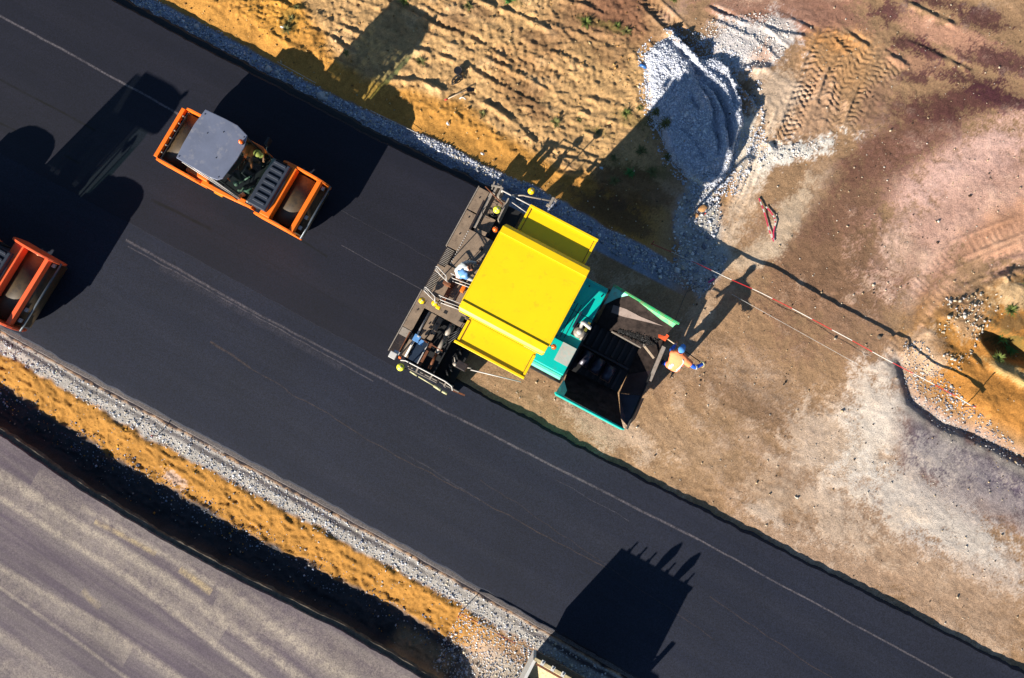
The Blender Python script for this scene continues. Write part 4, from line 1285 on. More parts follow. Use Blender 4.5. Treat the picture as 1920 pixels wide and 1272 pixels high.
# near end: control box, panel, gate and sonic beam
pv(MB().box(-2.56, -2.36, -2.40, -2.18, 1.0, 1.16, .01), 'control_panel', bluepanel)
pv(MB().box(-2.34, -2.22, -2.42, -2.25, 1.0, 1.14, .01), 'control_panel', bluepanel)
pv(MB().tube([(-2.36, -2.30, 1.16), (-2.34, -2.34, .7)], .03), 'panel_post', black)
pv(MB().box(-2.47, -2.40, -2.24, -2.20, 1.16, 1.2), 'panel_knob', whitem)
cb = pv(MB().box(-2.96, -2.74, -3.18, -2.98, 1.0, 1.16, .015).box(-2.88, -2.70, -3.0, -2.90, 1.0, 1.12, .01), 'control_box', whitem)
pv(MB().ball((-2.62, -3.03, 1.16), .05), 'signal_lens', beacon, cb, True)
pv(MB().tube([(-2.80, -3.08, 1.0), (-2.75, -3.05, .4)], .025), 'box_post', black, cb)
pv(MB().box(-2.70, -.70, -3.16, -3.10, .14, .60), 'end_gate', blackd)
pv(MB().tube([(-2.60, -3.10, .95), (-2.45, -3.04, 1.0), (-1.10, -3.02, .98), (-.85, -3.06, .96), (-.78, -3.16, .9)], .022), 'gate_rail', rail, None, True)
pv(MB().bar((-2.35, -3.16, .8), (-.60, -3.12, .8), .03, .05).bar((-2.3, -3.22, .76), (-.9, -3.18, .76), .02, .04), 'gate_arm', steellt)
pv(MB().bar((-.80, -3.16, .78), (-.40, -3.12, .70), .05, .03), 'gate_arm', rust)
for k in range(7):
    x = -2.3 + k * .24
    pv(MB().box(x, x + .05, -3.2 + .01 * (k % 3), -3.02, .8 - .02 * (k % 2), .86), 'gate_bracket', steellt if k % 2 else steeldk)
pv(MB().tube([(-2.2, -3.26, .86), (-1.95, -3.28, .86)], .03, 8).tube([(-1.9, -3.28, .86), (-1.35, -3.30, .86)], .022, 8).tube([(-1.35, -3.30, .86), (-1.10, -3.32, .86)], .045, 8).tube([(-1.05, -3.33, .86), (-.88, -3.33, .86)], .04, 8), 'levelling_actuator', mat('cream paint', tg(205, 198, 150), .5), None, True)
gm = pv(MB().box(-1.06, -.72, -2.50, -2.24, .70, .96, .03), 'auger_motor', steeldk)
pv(MB().tube([(-1.10, -2.40, .9), (-1.2, -2.25, 1.0)], .02).tube([(-.72, -2.35, .9), (-.6, -2.3, .95)], .02).cyl((-1.12, -2.42, .8), (-1.06, -2.42, .96), .07, 10), 'motor_hose', steellt, gm, True)
pv(MB().tube([(-.62, -2.35, .62), (.9, -1.95, .62)], .018), 'steering_guide', rail, None, True)
pv(MB().tube([(-2.9, 2.84, .9), (-2.16, 2.58, .95)], .02), 'gate_pole', rust, None, True)
# far end
pv(MB().tube([(-2.35, 2.92, 1.1), (-1.30, 2.92, 1.1), (-1.28, 2.92, .6)], .022).tube([(-2.35, 2.92, 1.1), (-2.38, 2.9, .5)], .022), 'end_rail', rail, None, True)
pv(MB().tube([(-1.95, 2.78, .9), (-1.35, 2.70, .9)], .014), 'thin_rail', rail, None, True)
pv(MB().box(-2.45, -2.38, 2.75, 3.05, .3, .95).box(-2.62, -2.55, 2.78, 3.1, .3, .9).bar((-2.75, 2.95, .9), (-2.4, 3.06, .9), .05, .05).bar((-2.72, 3.1, .9), (-2.68, 2.85, .9), .04, .04).bar((-2.54, 3.3, .8), (-2.50, 3.04, .8), .06, .05), 'end_bracket', steellt)
pv(quads(MB(), [(-2.06, 2.08, 1.05), (-2.02, 2.08, 1.05), (-2.04, 2.80, 1.1), (-2.08, 2.80, 1.1)], .6), 'end_wall', steellt)
pv(quads(MB(), [(-2.66, 2.78, .62), (-2.15, 2.78, .62), (-2.10, 2.42, .62), (-2.62, 2.1, .62)], .03), 'deck_plate', steel)
pv(quads(MB(), [(-2.62, 1.62, .66), (-2.16, 1.62, .66), (-2.16, 2.1, .66), (-2.62, 2.08, .66)], .03), 'deck_plate', steel)
pv(MB().bar((-2.66, 2.8, .74), (-2.62, 1.56, .74), .10, .05), 'screed_beam', steellt)
pv(quads(MB(), [(-2.60, 1.46, .72), (-2.16, 1.46, .95), (-2.16, 1.58, .95), (-2.60, 1.58, .72)], .03), 'deck_plate', steel)
pv(MB().box(-2.52, -2.16, .0 + 1.47, 1.60, .3, .60).box(-2.52, -2.16, 1.6, 2.0, .3, .58), 'navy_cover', navy)
pv(MB().tube([(-2.05, 3.0, .8), (-1.75, 3.16, .8), (-1.65, 3.18, .8), (-.86, 3.42, .8)], .026), 'sonic_arm', steellt, None, True)
pv(MB().box(-.92, -.84, 3.24, 3.52, .74, .86).box(-.88, -.74, 3.44, 3.50, .76, .84).box(-.98, -.86, 3.20, 3.28, .72, .80), 'sonic_sensor', steellt)
mb = MB()
for cx, cy, r_ in ((-2.42, 2.42, .13), (-2.46, 2.18, .18), (-2.30, 2.30, .15)):
    mb.tube([(cx + r_ * math.cos(t_), cy + r_ * math.sin(t_), .78 + .02 * math.sin(3 * t_)) for t_ in [i * .42 for i in range(15)]], .010, 6)
pv(mb, 'coiled_hose', black, None, True)


def lamp(x, y, z, m_, r=.115):
    q = pv(MB().ball((x, y, z), r, .85), 'work_lamp', m_, None, True)
    pv(MB().tube([(x, y, z - .06), (x, y, .5)], .02), 'lamp_post', steeldk, q)
    pv(MB().ball((x + .02, y + .02, z + r * .78), .035), 'lamp_cap', steellt, q, True)
    pv(MB().tube([(x + r * .96 * math.cos(i * .52), y + r * .96 * math.sin(i * .52), z) for i in range(13)], .012, 6), 'lamp_ring', steeldk, q, True)


lamp(-2.40, -3.27, 1.5, ylime, .12)
lamp(-2.13, 2.24, 1.5, ylime, .12)
lamp(-1.52, 3.27, 1.3, yellow, .11)
lamp(-2.86, -1.22, 1.2, yellow, .10)
lamp(-2.48, -1.10, 1.2, yellow, .10)
pv(MB().box(-2.40, -2.26, -1.22, -1.12, 1.1, 1.24, .02), 'work_lamp', yellow)


def hoop(pts, r=.017):
    return pv(MB().tube(pts, r, 6), 'handrail', rail, None, True)


for y0, k in ((-.18, 1), (-.88, 1)):
    hoop([(-2.90, y0 + .02, 1.62), (-2.85, y0 - .07, 1.66), (-2.42, y0 - .20, 1.66), (-2.40, y0 - .17, 1.1), (-2.40, y0 - .17, .86)])
    hoop([(-2.90, y0 + .02, 1.62), (-2.86, y0 + .05, 1.64), (-2.48, y0 - .08, 1.66), (-2.42, y0 - .20, 1.66)])
    hoop([(-2.90, y0 + .02, 1.62), (-2.88, y0, .62)])
for y0 in (-.12, -.86):
    for dy, z_ in ((0, 1.66), (-.13, 1.50), (-.22, 1.30)):
        hoop([(-2.40 + dy * -.4, y0 + dy * .5, z_ - .3), (-2.40 + dy * -.4, y0 + dy * .6, z_), (-2.30, y0 + dy * .7, z_), (-1.45, y0 + dy * .7 + .12, z_)], .014)
    hoop([(-2.40, y0, 1.66), (-2.40, y0, .86)], .014)
pv(MB().box(-2.55, -2.30, -.46, -.36, .86, 1.32, .01), 'foot_step', rust)
pv(MB().box(-2.02, -1.90, -.42, -.18, .9, 1.1, .03), 'orange_box', orange)


# ------------------------------------------------------------------ rollers
def roller(label, ox, oy, oz, ang, width, canopy_shift=0.0, paint=orange, dz=0.0, cz=0.0):
    T = thing('road_roller', label, 'road roller', (ox, oy, oz), ang, None)
    hw = width / 2

    def rb(mb, name, m_, parent=None, smooth=False, bev=0.0):
        return mb.build(name, m_, parent or T, smooth, bev)
    for x0 in (-1.92, 2.0):
        dr = rb(MB().tube([(x0, -hw + .14, .62), (x0, -hw + .145, .62), (x0, hw - .145, .62), (x0, hw - .14, .62)], [.58, .62, .62, .58], 48), 'drum', drumm, None, True)
        for s_ in (-1, 1):
            rb(MB().cyl((x0, s_ * (hw - .14), .62), (x0, s_ * (hw - .05), .62), .22, 16), 'drum_hub', steeldk, dr)
        for k in range(6):
            yy = -hw + .3 + k * (width - .6) / 5
            rb(MB().box(x0 + (.40 if x0 > 0 else -.46), x0 + (.46 if x0 > 0 else -.40), yy - .02, yy + .02, 1.18, 1.24).ball((x0 + (.43 if x0 > 0 else -.43), yy, 1.25), .028), 'spray_nozzle', steellt, dr)
        rb(MB().bar((x0 + (.44 if x0 > 0 else -.44), -hw + .15, 1.16), (x0 + (.44 if x0 > 0 else -.44), hw - .15, 1.16), .03, .03), 'spray_bar', black, dr)
    # yokes: side plates with rounded outline
    for x0, xa, xb in ((-1.92, -2.50, -.75), (2.0, 1.05, 2.72)):
        for s_ in (-1, 1):
            y0 = s_ * (hw - .045)
            prof = []
            for i in range(13):
                t_ = math.pi * (1 - i / 12)
                cx = (xa + xb) / 2
                prof.append((cx + (xb - xa) / 2 * math.copysign(abs(math.cos(t_)) ** .72, math.cos(t_)), .85 + (.62 + dz) * abs(math.sin(t_)) ** .75))
            prof += [(xb - .1, .55), (xa + .1, .55)]
            mb = MB()
            va = [mb.bm.verts.new((x, y0 - .035, z)) for x, z in prof]
            vb = [mb.bm.verts.new((x, y0 + .035, z)) for x, z in prof]
            mb.bm.faces.new(va)
            mb.bm.faces.new(vb[::-1])
            for i in range(len(prof)):
                j = (i + 1) % len(prof)
                mb.bm.faces.new((va[i], va[j], vb[j], vb[i]))
            rb(mb, 'side_frame', paint, bev=.01)
    rb(MB().box(2.40, 2.54, -hw + .082, hw - .082, 1.14, 1.34), 'cross_beam', paint, bev=.015)
    rb(MB().box(-2.50, -2.37, -hw + .082, hw - .082, 1.10, 1.30), 'cross_beam', paint, bev=.015)
    yk = rb(MB().box(1.40, 1.74, -hw + .082, hw - .082, 1.20, 1.48), 'front_yoke', paint, bev=.02)
    rb(MB().box(1.50, 1.62, -.62, .36, 1.48, 1.486), 'pale_strip', mat('faded strip', tg(200, 178, 172), .5, var=.05), yk)
    rb(MB().tube([(2.73, -hw + .02, 1.0), (2.73, hw - .02, 1.0)], .035, 8), 'bumper_bar', mat('grey bumper', tg(96, 104, 112), .4, metal=.3), None, True)
    for yy in (-hw + .25, -hw + .62, hw - .25):
        rb(MB().box(2.52, 2.60, yy, yy + .12, .95, 1.06, .01), 'head_lamp', rail)
    # engine hood with ribs
    hd = rb(MB().box(.98, 1.60, -.76, .80, .95, 1.66), 'engine_hood', mat('hood grey', tg(60, 66, 78), .35, var=.12), bev=.03)
    for k in range(7):
        yy = -.62 + k * .215
        rb(MB().box(1.10, 1.50, yy, yy + .075, 1.66, 1.70), 'hood_rib', mat('hood grey', tg(60, 66, 78)), hd, bev=.012)
        rb(MB().box(1.10, 1.50, yy + .076, yy + .12, 1.661, 1.668), 'hood_slot', blackd, hd)
    rb(MB().box(.80, 1.0, -.80, .55, .9, 1.35), 'articulation_housing', blackd)
    for x, y, z, r_ in ((.88, -.72, 1.4, .045), (.96, -.62, 1.42, .035), (.90, -.50, 1.40, .03), (.94, -.34, 1.4, .025), (1.0, -.74, 1.5, .03)):
        rb(MB().ball((x, y, z), r_), 'hydraulic_fitting', steellt, None, True)
    rb(MB().tube([(.80, .0, 1.36), (.9, .05, 1.5), (1.0, -.1, 1.45), (.95, -.3, 1.35)], .018), 'hydraulic_hose', black, None, True)
    rb(MB().box(-.9, .8, -.72, .80, .55, 1.05), 'chassis', blackd, bev=.03)
    rb(MB().box(-1.25, .85, -.74, .82, 1.05, 1.12), 'cab_floor', black)
    rb(MB().box(-1.38, -.6, -.80, .84, .80, 1.30), 'rear_tank', paint, bev=.03)
    for s_ in (-1, 1):
        yy = -.93 if s_ < 0 else .86
        rb(MB().prism([(-1.35, yy), (-.2, yy), (.75, yy + (.06 if s_ < 0 else 0)), (.3, yy + .14), (-1.35, yy + .14)], 1.0, 1.16), 'fender', paint, bev=.02)
    rb(MB().box(-.35, -.05, -.97, -.86, 1.0, 1.06), 'yellow_step', mat('step yellow', tg(230, 170, 40), .5))
    rb(MB().box(.52, 1.02, -.86, -.70, .95, 1.28, .02), 'front_fender', paint)
    # cab
    for a_, b_ in (((-.8, -.66, 1.12), (-.82, -.62, 2.9)), ((-.8, .84, 1.12), (-.82, .86, 2.9)), ((.55, -.66, 1.12), (.30, -.62, 2.9)), ((.60, .80, 1.12), (.40, .82, 2.9)), ((-.2, -.68, 1.12), (-.3, -.64, 2.9))):
        rb(MB().tube([a_, b_], .028), 'cab_post', black, None, True)
    rb(MB().tube([(-.86, -.70, 2.6), (.6, -.78, 1.25)], .014).tube([(-.86, -.66, 2.5), (.55, -.74, 1.2)], .014).tube([(-.1, -.68, 2.7), (.62, -.76, 1.3)], .012), 'access_rail', rail, None, True)
    wf = [(.52, -.78, 1.14), (.80, -.60, 1.14), (.98, -.15, 1.14), (1.0, .3, 1.14), (.86, .72, 1.14), (.62, .86, 1.14)]
    rb(MB().tube(wf, .02), 'windscreen_frame', mat('frame grey', tg(86, 92, 100), .4), None, True)
    mb = MB()
    lo = [mb.bm.verts.new(p) for p in wf]
    hi = [mb.bm.verts.new((p[0] * .55 + .22, p[1] * .86, 2.82)) for p in wf]
    for i in range(len(wf) - 1):
        mb.bm.faces.new((lo[i], lo[i + 1], hi[i + 1], hi[i]))
    rb(mb, 'windscreen', glass)
    rb(MB().tube([(.92, .70, 1.15), (.9, .85, 2.1), (.85, 1.05, 2.2)], .014).box(.78, .86, .95, 1.2, 1.95, 2.2, .02), 'wing_mirror', black)
    rb(MB().box(.35, .48, -.1, .35, 1.12, 1.75, .04), 'dashboard', black)
    rb(MB().tube([(.34 + .0, .12 + .17 * math.cos(i * .52), 1.82 + .12 * math.sin(i * .52)) for i in range(13)], .016), 'steering_wheel', black, None, True)
    rb(MB().box(-.25, .22, .42, .86, 1.35, 1.50, .04).box(-.34, -.22, .42, .86, 1.4, 2.0, .04), 'operator_seat', mat('seat green grey', tg(70, 80, 72), .8))
    rb(MB().tube([(.25, -.35, 1.2), (.62, .0, 1.5)], .03).tube([(.35, -.55, 1.2), (.7, -.45, 1.4), (.8, -.2, 1.35)], .035).ball((.3, -.42, 1.45), .09).box(.5, .75, -.5, -.38, 1.25, 1.35), 'cab_controls', mat('control green', tg(110, 128, 110), .5), None, True)
    for q_ in ([(-.82, -.63, 1.3), (.28, -.63, 1.3), (.28, -.60, 2.88), (-.82, -.60, 2.88)], [(-.82, .85, 1.3), (.5, .83, 1.3), (.38, .83, 2.88), (-.82, .86, 2.88)], [(-.83, -.6, 1.3), (-.83, .84, 1.3), (-.83, .84, 2.88), (-.83, -.6, 2.88)]):
        mb = MB()
        mb.bm.faces.new([mb.bm.verts.new((x, y, z if z < 2 else z + cz)) for x, y, z in q_])
        rb(mb, 'side_window', dglass)
    # canopy
    c = canopy_shift
    cp = [(-.87, .93), (-.2, .965), (.20, .965), (.60, .84), (.70, .52), (.70, .1), (.62, -.58), (.50, -.70), (.26, -.73), (-.3, -.72), (-.88, -.70), (-.92, -.3), (-.93, .4)]
    cn = rb(MB().prism([(x + c, y) for x, y in cp], 2.90, 2.95), 'canopy', canopyg, bev=.015)
    for x, y in ((-.45, .35), (.15, -.15), (-.05, .6), (-.80, .80), (-.82, -.62), (.55, .75), (.5, -.6)):
        rb(MB().cyl((x + c, y, 2.94), (x + c, y, 2.965), .016, 8), 'bolt', blackd, cn)
    rb(MB().cyl((.60 + c, .58, 2.95), (.60 + c, .58, 3.02), .055, 12), 'beacon_base', black, cn)
    rb(MB().ball((.60 + c, .58, 3.08), .07, 1.2), 'beacon_lens', beacon, cn, True)
    cn.location.z += cz
    return T


R1 = P(455, 326, 0.9)
roller('orange tandem roller with grey canopy and operator, the whole machine standing on the fresh mat', R1.x, R1.y, .12, math.radians(-28.9), 1.90)
# second machine, cut by the left edge: its front beam corners fix where it stands
RA = math.radians(-29.6)
c2_, s2_ = math.cos(RA), math.sin(RA)
q1, q2 = P(93, 482, 1.38), P(10, 612, 1.38)
mid = (q1 + q2) / 2
R2 = mid - Vector((c2_, s2_, 0)) * 2.43
roller('red-orange roller cut off by the left edge of the photo', R2.x, R2.y, .12, RA, 2.45, 0.25, orange2, .1, .30)


# ------------------------------------------------------------------ people
def person(label, loc, rz, J, top, legs, group=None, hands=True, headmat=skin):
    T = thing('person', label, 'person', loc, rz, group)
    rad = dict(pelvis=.165, belly=.165, chest=.185, neck=.06, jaw=.075, skull=.098, crown=.07, nose=.018, earl=.02, earr=.02)
    vs, rs, es, ix = [], [], [], {}

    def v(nm, r):
        ix[nm] = len(vs)
        vs.append(Vector(J[nm]) if nm in J else None)
        rs.append(r)
    for nm in ('pelvis', 'belly', 'chest', 'neck', 'jaw', 'skull', 'crown'):
        v(nm, rad[nm])
    hd = (Vector(J['skull']) - Vector(J['jaw'])).normalized()
    fw = Vector(J.get('face', (1, 0, 0))).normalized()
    J['nose'] = Vector(J['jaw']) * .5 + Vector(J['skull']) * .5 + fw * .115
    sd = hd.cross(fw).normalized()
    J['earl'], J['earr'] = Vector(J['skull']) + sd * .10 - hd * .03, Vector(J['skull']) - sd * .10 - hd * .03
    v('nose', .018), v('earl', .02), v('earr', .02)
    for s_ in 'LR':
        for nm, r in (('sh', .088), ('el', .068), ('wr', .046)):
            v(s_ + nm, r)
        for nm, r in (('hip', .10), ('kn', .068), ('an', .048), ('toe', .042)):
            v(s_ + nm, r)
    E_ = [('pelvis', 'belly'), ('belly', 'chest'), ('chest', 'neck'), ('neck', 'jaw'), ('jaw', 'skull'), ('skull', 'crown'), ('jaw', 'nose'), ('skull', 'earl'), ('skull', 'earr')]
    for s_ in 'LR':
        E_ += [('chest', s_ + 'sh'), (s_ + 'sh', s_ + 'el'), (s_ + 'el', s_ + 'wr'), ('pelvis', s_ + 'hip'), (s_ + 'hip', s_ + 'kn'), (s_ + 'kn', s_ + 'an'), (s_ + 'an', s_ + 'toe')]
        W_, El = Vector(J[s_ + 'wr']), Vector(J[s_ + 'el'])
        d = (W_ - El).normalized()
        a = d.cross(Vector((0, 0, 1)))
        a = a.normalized() if a.length > .05 else Vector((0, 1, 0))
        if s_ == 'R':
            a = -a
        nrm_ = d.cross(a)
        J[s_ + 'palm'] = W_ + d * .07
        v(s_ + 'palm', .032)
        E_.append((s_ + 'wr', s_ + 'palm'))
        for k, (o_, ln) in enumerate(((-.030, .065), (-.010, .078), (.010, .072), (.030, .055))):
            b0 = W_ + d * .10 + a * o_
            k1, k2 = s_ + 'f%da' % k, s_ + 'f%db' % k
            J[k1] = b0 + d * ln * .5 - Vector((0, 0, .012))
            J[k2] = b0 + d * ln * .8 - Vector((0, 0, .045))
            v(k1, .0095), v(k2, .008)
            E_ += [(s_ + 'palm', k1), (k1, k2)]
        J[s_ + 't1'], J[s_ + 't2'] = W_ + d * .05 - a * .045, W_ + d * .085 - a * .05 - Vector((0, 0, .03))
        v(s_ + 't1', .011), v(s_ + 't2', .009)
        E_ += [(s_ + 'palm', s_ + 't1'), (s_ + 't1', s_ + 't2')]
    vs = [Vector(J[k]) for k in ix]
    me = bpy.data.meshes.new('body')
    me.from_pydata(vs, [(ix[a], ix[b]) for a, b in E_], [])
    o = bpy.data.objects.new('body', me)
    COL.objects.link(o)
    sk = o.modifiers.new('skin', 'SKIN')
    for i, d in enumerate(me.skin_vertices[0].data):
        d.radius = (rs[i], rs[i])
        d.use_root = i == 0
    chest_i = ix['chest']
    me.skin_vertices[0].data[chest_i].radius = (.20, .15)
    sb = o.modifiers.new('sub', 'SUBSURF')
    sb.levels = sb.render_levels = 2
    dg = bpy.context.evaluated_depsgraph_get()
    nm_ = bpy.data.meshes.new_from_object(o.evaluated_get(dg))
    nm_.name = 'body'
    bpy.data.objects.remove(o)
    o = bpy.data.objects.new('body', nm_)
    COL.objects.link(o)
    o.parent = T
    nm_.materials.clear()
    for m_ in (top, legs, skin, boot, headmat):
        nm_.materials.append(m_)
    keys = list(ix)
    pts_ = [Vector(J[k]) for k in keys]

    def zone(p):
        k = min(range(len(keys)), key=lambda i: (pts_[i] - p).length)
        k = keys[k]
        if k in ('jaw', 'nose', 'earl', 'earr'):
            return 2
        if k in ('skull', 'crown'):
            return 4
        if k[0] in 'LR' and k[1:2] in ('p', 'f', 't') and k[1:] != 'toe':
            return 2
        if k[1:] in ('an', 'toe'):
            return 3
        if k[1:] in ('kn', 'hip') or k == 'pelvis':
            return 1
        return 0
    for p in nm_.polygons:
        p.use_smooth = True
        p.material_index = zone(p.center)
    return T, o, J, zone


def garment(T, body, name, m_, cond, off_=.018, th=.012):
    bm = bmesh.new()
    bm.from_mesh(body.data)
    bm.normal_update()
    bmesh.ops.delete(bm, geom=[f for f in bm.faces if not cond(f.calc_center_median())], context='FACES')
    left_, best_ = set(bm.faces), []
    while left_:
        st_, comp = [left_.pop()], []
        while st_:
            f_ = st_.pop()
            comp.append(f_)
            for e_ in f_.edges:
                for g_ in e_.link_faces:
                    if g_ in left_:
                        left_.remove(g_)
                        st_.append(g_)
        if len(comp) > len(best_):
            best_ = comp
    keep_ = set(best_)
    bmesh.ops.delete(bm, geom=[f for f in bm.faces if f not in keep_], context='FACES')
    for v in bm.verts:
        v.co += v.normal * off_
    me = bpy.data.meshes.new(name)
    bm.to_mesh(me)
    bm.free()
    me.materials.append(m_)
    for p in me.polygons:
        p.use_smooth = True
        p.material_index = 0
    o = bpy.data.objects.new(name, me)
    COL.objects.link(o)
    o.parent = T
    md = o.modifiers.new('thickness', 'SOLIDIFY')
    md.thickness = th
    md.offset = 1
    return o


def cap(T, c, up, fw, m_, brim=True, r=.112):
    up, fw = Vector(up).normalized(), Vector(fw).normalized()
    sd = up.cross(fw).normalized()
    fw = sd.cross(up)
    M = Matrix((fw, sd, up)).transposed()
    mb = MB()
    q = bmesh.ops.create_uvsphere(mb.bm, u_segments=18, v_segments=10, radius=r)
    bmesh.ops.delete(mb.bm, geom=[v for v in q['verts'] if v.co.z < -.005], context='VERTS')
    for v in mb.bm.verts:
        v.co = Vector((v.co.x * 1.06, v.co.y * .94, v.co.z * .86))
    for v in mb.bm.verts:
        v.co = M @ v.co + Vector(c)
    o = mb.build('cap', m_, T, True)
    o.modifiers.new('t', 'SOLIDIFY').thickness = .006
    if brim:
        mb = MB()
        arc = [(r * .85 + .085 * math.cos(t_), .085 * math.sin(t_) * 1.0, .012 - .02 * abs(math.sin(t_))) for t_ in [(-1.4 + i * .35) for i in range(9)]]
        vs_ = [mb.bm.verts.new(M @ Vector(p) + Vector(c)) for p in arc] + [mb.bm.verts.new(M @ Vector((r * .7, .07, .01)) + Vector(c)), mb.bm.verts.new(M @ Vector((r * .7, -.07, .01)) + Vector(c))]
        mb.bm.faces.new(vs_)
        b_ = mb.build('cap_brim', m_, o, False)
        b_.modifiers.new('t', 'SOLIDIFY').thickness = .008
    return o


# worker beside the hopper
WAZ = math.radians(60)
WF = (P(1252, 681) + P(1262, 690)) / 2
WF.z = 0


lc = lambda px, py, z: to_local(P(px, py, z), WF, WAZ)
hd_ = lc(1277, 657, 1.60)
J = dict(pelvis=(-.10, .02, .90), belly=(-.04, 0, 1.10), chest=tuple(lc(1270, 672, 1.33)), neck=tuple(hd_ * .8 + Vector(lc(1270, 672, 1.33)) * .2 + Vector((0, 0, -.10))),
         jaw=tuple(hd_ + Vector((0, 0, -.06))), skull=tuple(hd_ + Vector((.02, 0, .03))), crown=tuple(hd_ + Vector((.02, 0, .09))), face=(1, 0, -.5),
         Lsh=tuple(lc(1263, 663, 1.38)), Lel=tuple(lc(1259, 656, 1.15)), Lwr=tuple(lc(1266, 647, 1.02)),
         Rsh=tuple(lc(1284, 675, 1.38)), Rel=tuple(lc(1303, 690, 1.20)), Rwr=tuple(lc(1317, 683, 1.12)),
         Lhip=(-.10, .13, .82), Lkn=(-.08, .24, .47), Lan=(-.10, .26, .07), Ltoe=(.06, .28, .04),
         Rhip=(-.10, -.10, .82), Rkn=(-.04, -.16, .47), Ran=(-.08, -.18, .07), Rtoe=(.08, -.20, .04))
T, B_, J, zn = person('worker in blue overalls, orange vest and blue cap holding a long-handled tool beside the hopper', tuple(WF), WAZ, J, bluecloth, bluecloth)
cz = Vector(J['chest'])
vs_m = garment(T, B_, 'safety_vest', vest, lambda p: zn(p) in (0, 1) and p.z > .84 and (p - Vector(J['Rel'])).length > .20 and (p - Vector(J['Lel'])).length > .24 and (p - Vector(J['Lwr'])).length > .24 and (p - Vector(J['Rwr'])).length > .3 and (p - Vector(J['neck'])).length > .06, .03)
garment(T, B_, 'reflective_band', reflect, lambda p: zn(p) in (0, 1) and 1.10 < p.z < 1.16 and (p - Vector(J['Rel'])).length > .22 and (p - Vector(J['Lel'])).length > .24 and (p - Vector(J['Lwr'])).length > .24, .045, .004)
for yy in (-.10, .10):
    garment(T, B_, 'reflective_band', whitem, lambda p: zn(p) in (0, 1) and abs(p.y - yy) < .035 and 1.0 < p.z and p.x < Vector(J['chest']).x + .03, .048, .004)
garment(T, B_, 'sleeve_band', whitem, lambda p: abs((p - Vector(J['Rel'])).dot((Vector(J['Rwr']) - Vector(J['Rel'])).normalized()) - .03) < .028 and (p - Vector(J['Rel'])).length < .11, .012, .004)
cap(T, hd_ + Vector((.02, 0, .05)), (.25, 0, 1), (1, 0, -.2), bluecap)
# his tool
ha, hb = P(1252, 636, 1.05), P(1322, 685, 1.12)
md_ = ha
tool = thing('long_handled_shovel', 'long-handled shovel with orange blade held by the worker in the orange vest', 'shovel', tuple(md_), 0)
MB().tube([ha - md_, hb - md_], .016, 8).build('handle', steeldk, tool, True)
MB().tube([ha - md_, ha + (hb - ha) * .30 - md_], .020, 8).build('grip_sleeve', wood, tool, True)
dd = (hb - ha).normalized()
sdv = dd.cross(Vector((0, 0, 1))).normalized()
mb = MB()
pp = [-dd * .02 + sdv * .10, -dd * .26 + sdv * .12, -dd * .33, -dd * .26 - sdv * .12, -dd * .02 - sdv * .10]
pp = [q + Vector((0, 0, -.03 if i in (2,) else 0)) for i, q in enumerate(pp)]
quads(mb, [tuple(q) for q in pp], .012)
mb.build('blade', orange2, tool)
# white-handled scraper lying on the hopper apron
sa, sb_ = P(1207, 648, 1.02), P(1226, 672, 1.0)
st_ = thing('scraper_handle', 'pale wooden handle lying across the front apron of the hopper', 'wooden handle', tuple(sa), 0)
MB().bar((0, 0, 0), sb_ - sa, .055, .04).build('handle', wood, st_)
MB().bar((-.02, 0, .02), (.02, .0, .02), .08, .02).build('end_block', steellt, st_)

# worker bent over on the screed
mb_o = Vector((O.x, O.y, 0))


def pvw(x, y, z=0.0):
    c_, s_ = math.cos(ANG), math.sin(ANG)
    return Vector((O.x + x * c_ - y * s_, O.y + x * s_ + y * c_, z))


w2 = pvw(-2.20, -.02, .875)
az2 = ANG + math.radians(42)
J = dict(pelvis=(-.05, 0, .78), belly=(.04, 0, .93), chest=(.18, 0, 1.06), neck=(.31, 0, 1.12), jaw=(.37, 0, 1.14), skull=(.42, 0, 1.20), crown=(.44, 0, 1.26), face=(.8, 0, -.8),
         Lsh=(.20, .18, 1.04), Lel=(.38, .24, .86), Lwr=(.55, .20, .75), Rsh=(.20, -.18, 1.04), Rel=(.36, -.28, .84), Rwr=(.50, -.22, .70),
         Lhip=(-.04, .10, .72), Lkn=(.10, .13, .40), Lan=(-.04, .14, .06), Ltoe=(.12, .15, .04), Rhip=(-.04, -.10, .72), Rkn=(.06, -.15, .40), Ran=(-.10, -.16, .06), Rtoe=(.06, -.17, .04))
T, B_, J, zn = person('screed worker in a white and light blue shirt bending forward on the paver\'s rear deck', tuple(w2), az2, J, shirt, browncloth, headmat=hair)
garment(T, B_, 'blue_vest', bluepanel, lambda p: zn(p) == 0 and p.y < .02 and p.x > .02 and (p - Vector(J['Rel'])).length > .22 and (p - Vector(J['Rwr'])).length > .3 and (p - Vector(J['neck'])).length > .10, .015, .006)

# roller operator
Lr = lambda x, y: Vector((R1.x + x * math.cos(math.radians(-28.9)) - y * math.sin(math.radians(-28.9)), R1.y + x * math.sin(math.radians(-28.9)) + y * math.cos(math.radians(-28.9)), 0))
w3 = Lr(.0, .64)
w3.z = .12 + 1.05
J = dict(pelvis=(.05, 0, .48), belly=(.18, 0, .60), chest=(.38, 0, .74), neck=(.52, 0, .82), jaw=(.60, 0, .86), skull=(.66, 0, .93), crown=(.69, 0, .98), face=(1, 0, -.6),
         Lsh=(.40, .19, .72), Lel=(.55, .22, .5), Lwr=(.62, .05, .42), Rsh=(.40, -.19, .72), Rel=(.52, -.40, .52), Rwr=(.40, -.56, .45),
         Lhip=(.08, .10, .44), Lkn=(.48, .13, .42), Lan=(.55, .13, .10), Ltoe=(.68, .13, .08), Rhip=(.08, -.10, .44), Rkn=(.46, -.14, .42), Ran=(.52, -.15, .10), Rtoe=(.66, -.16, .08))
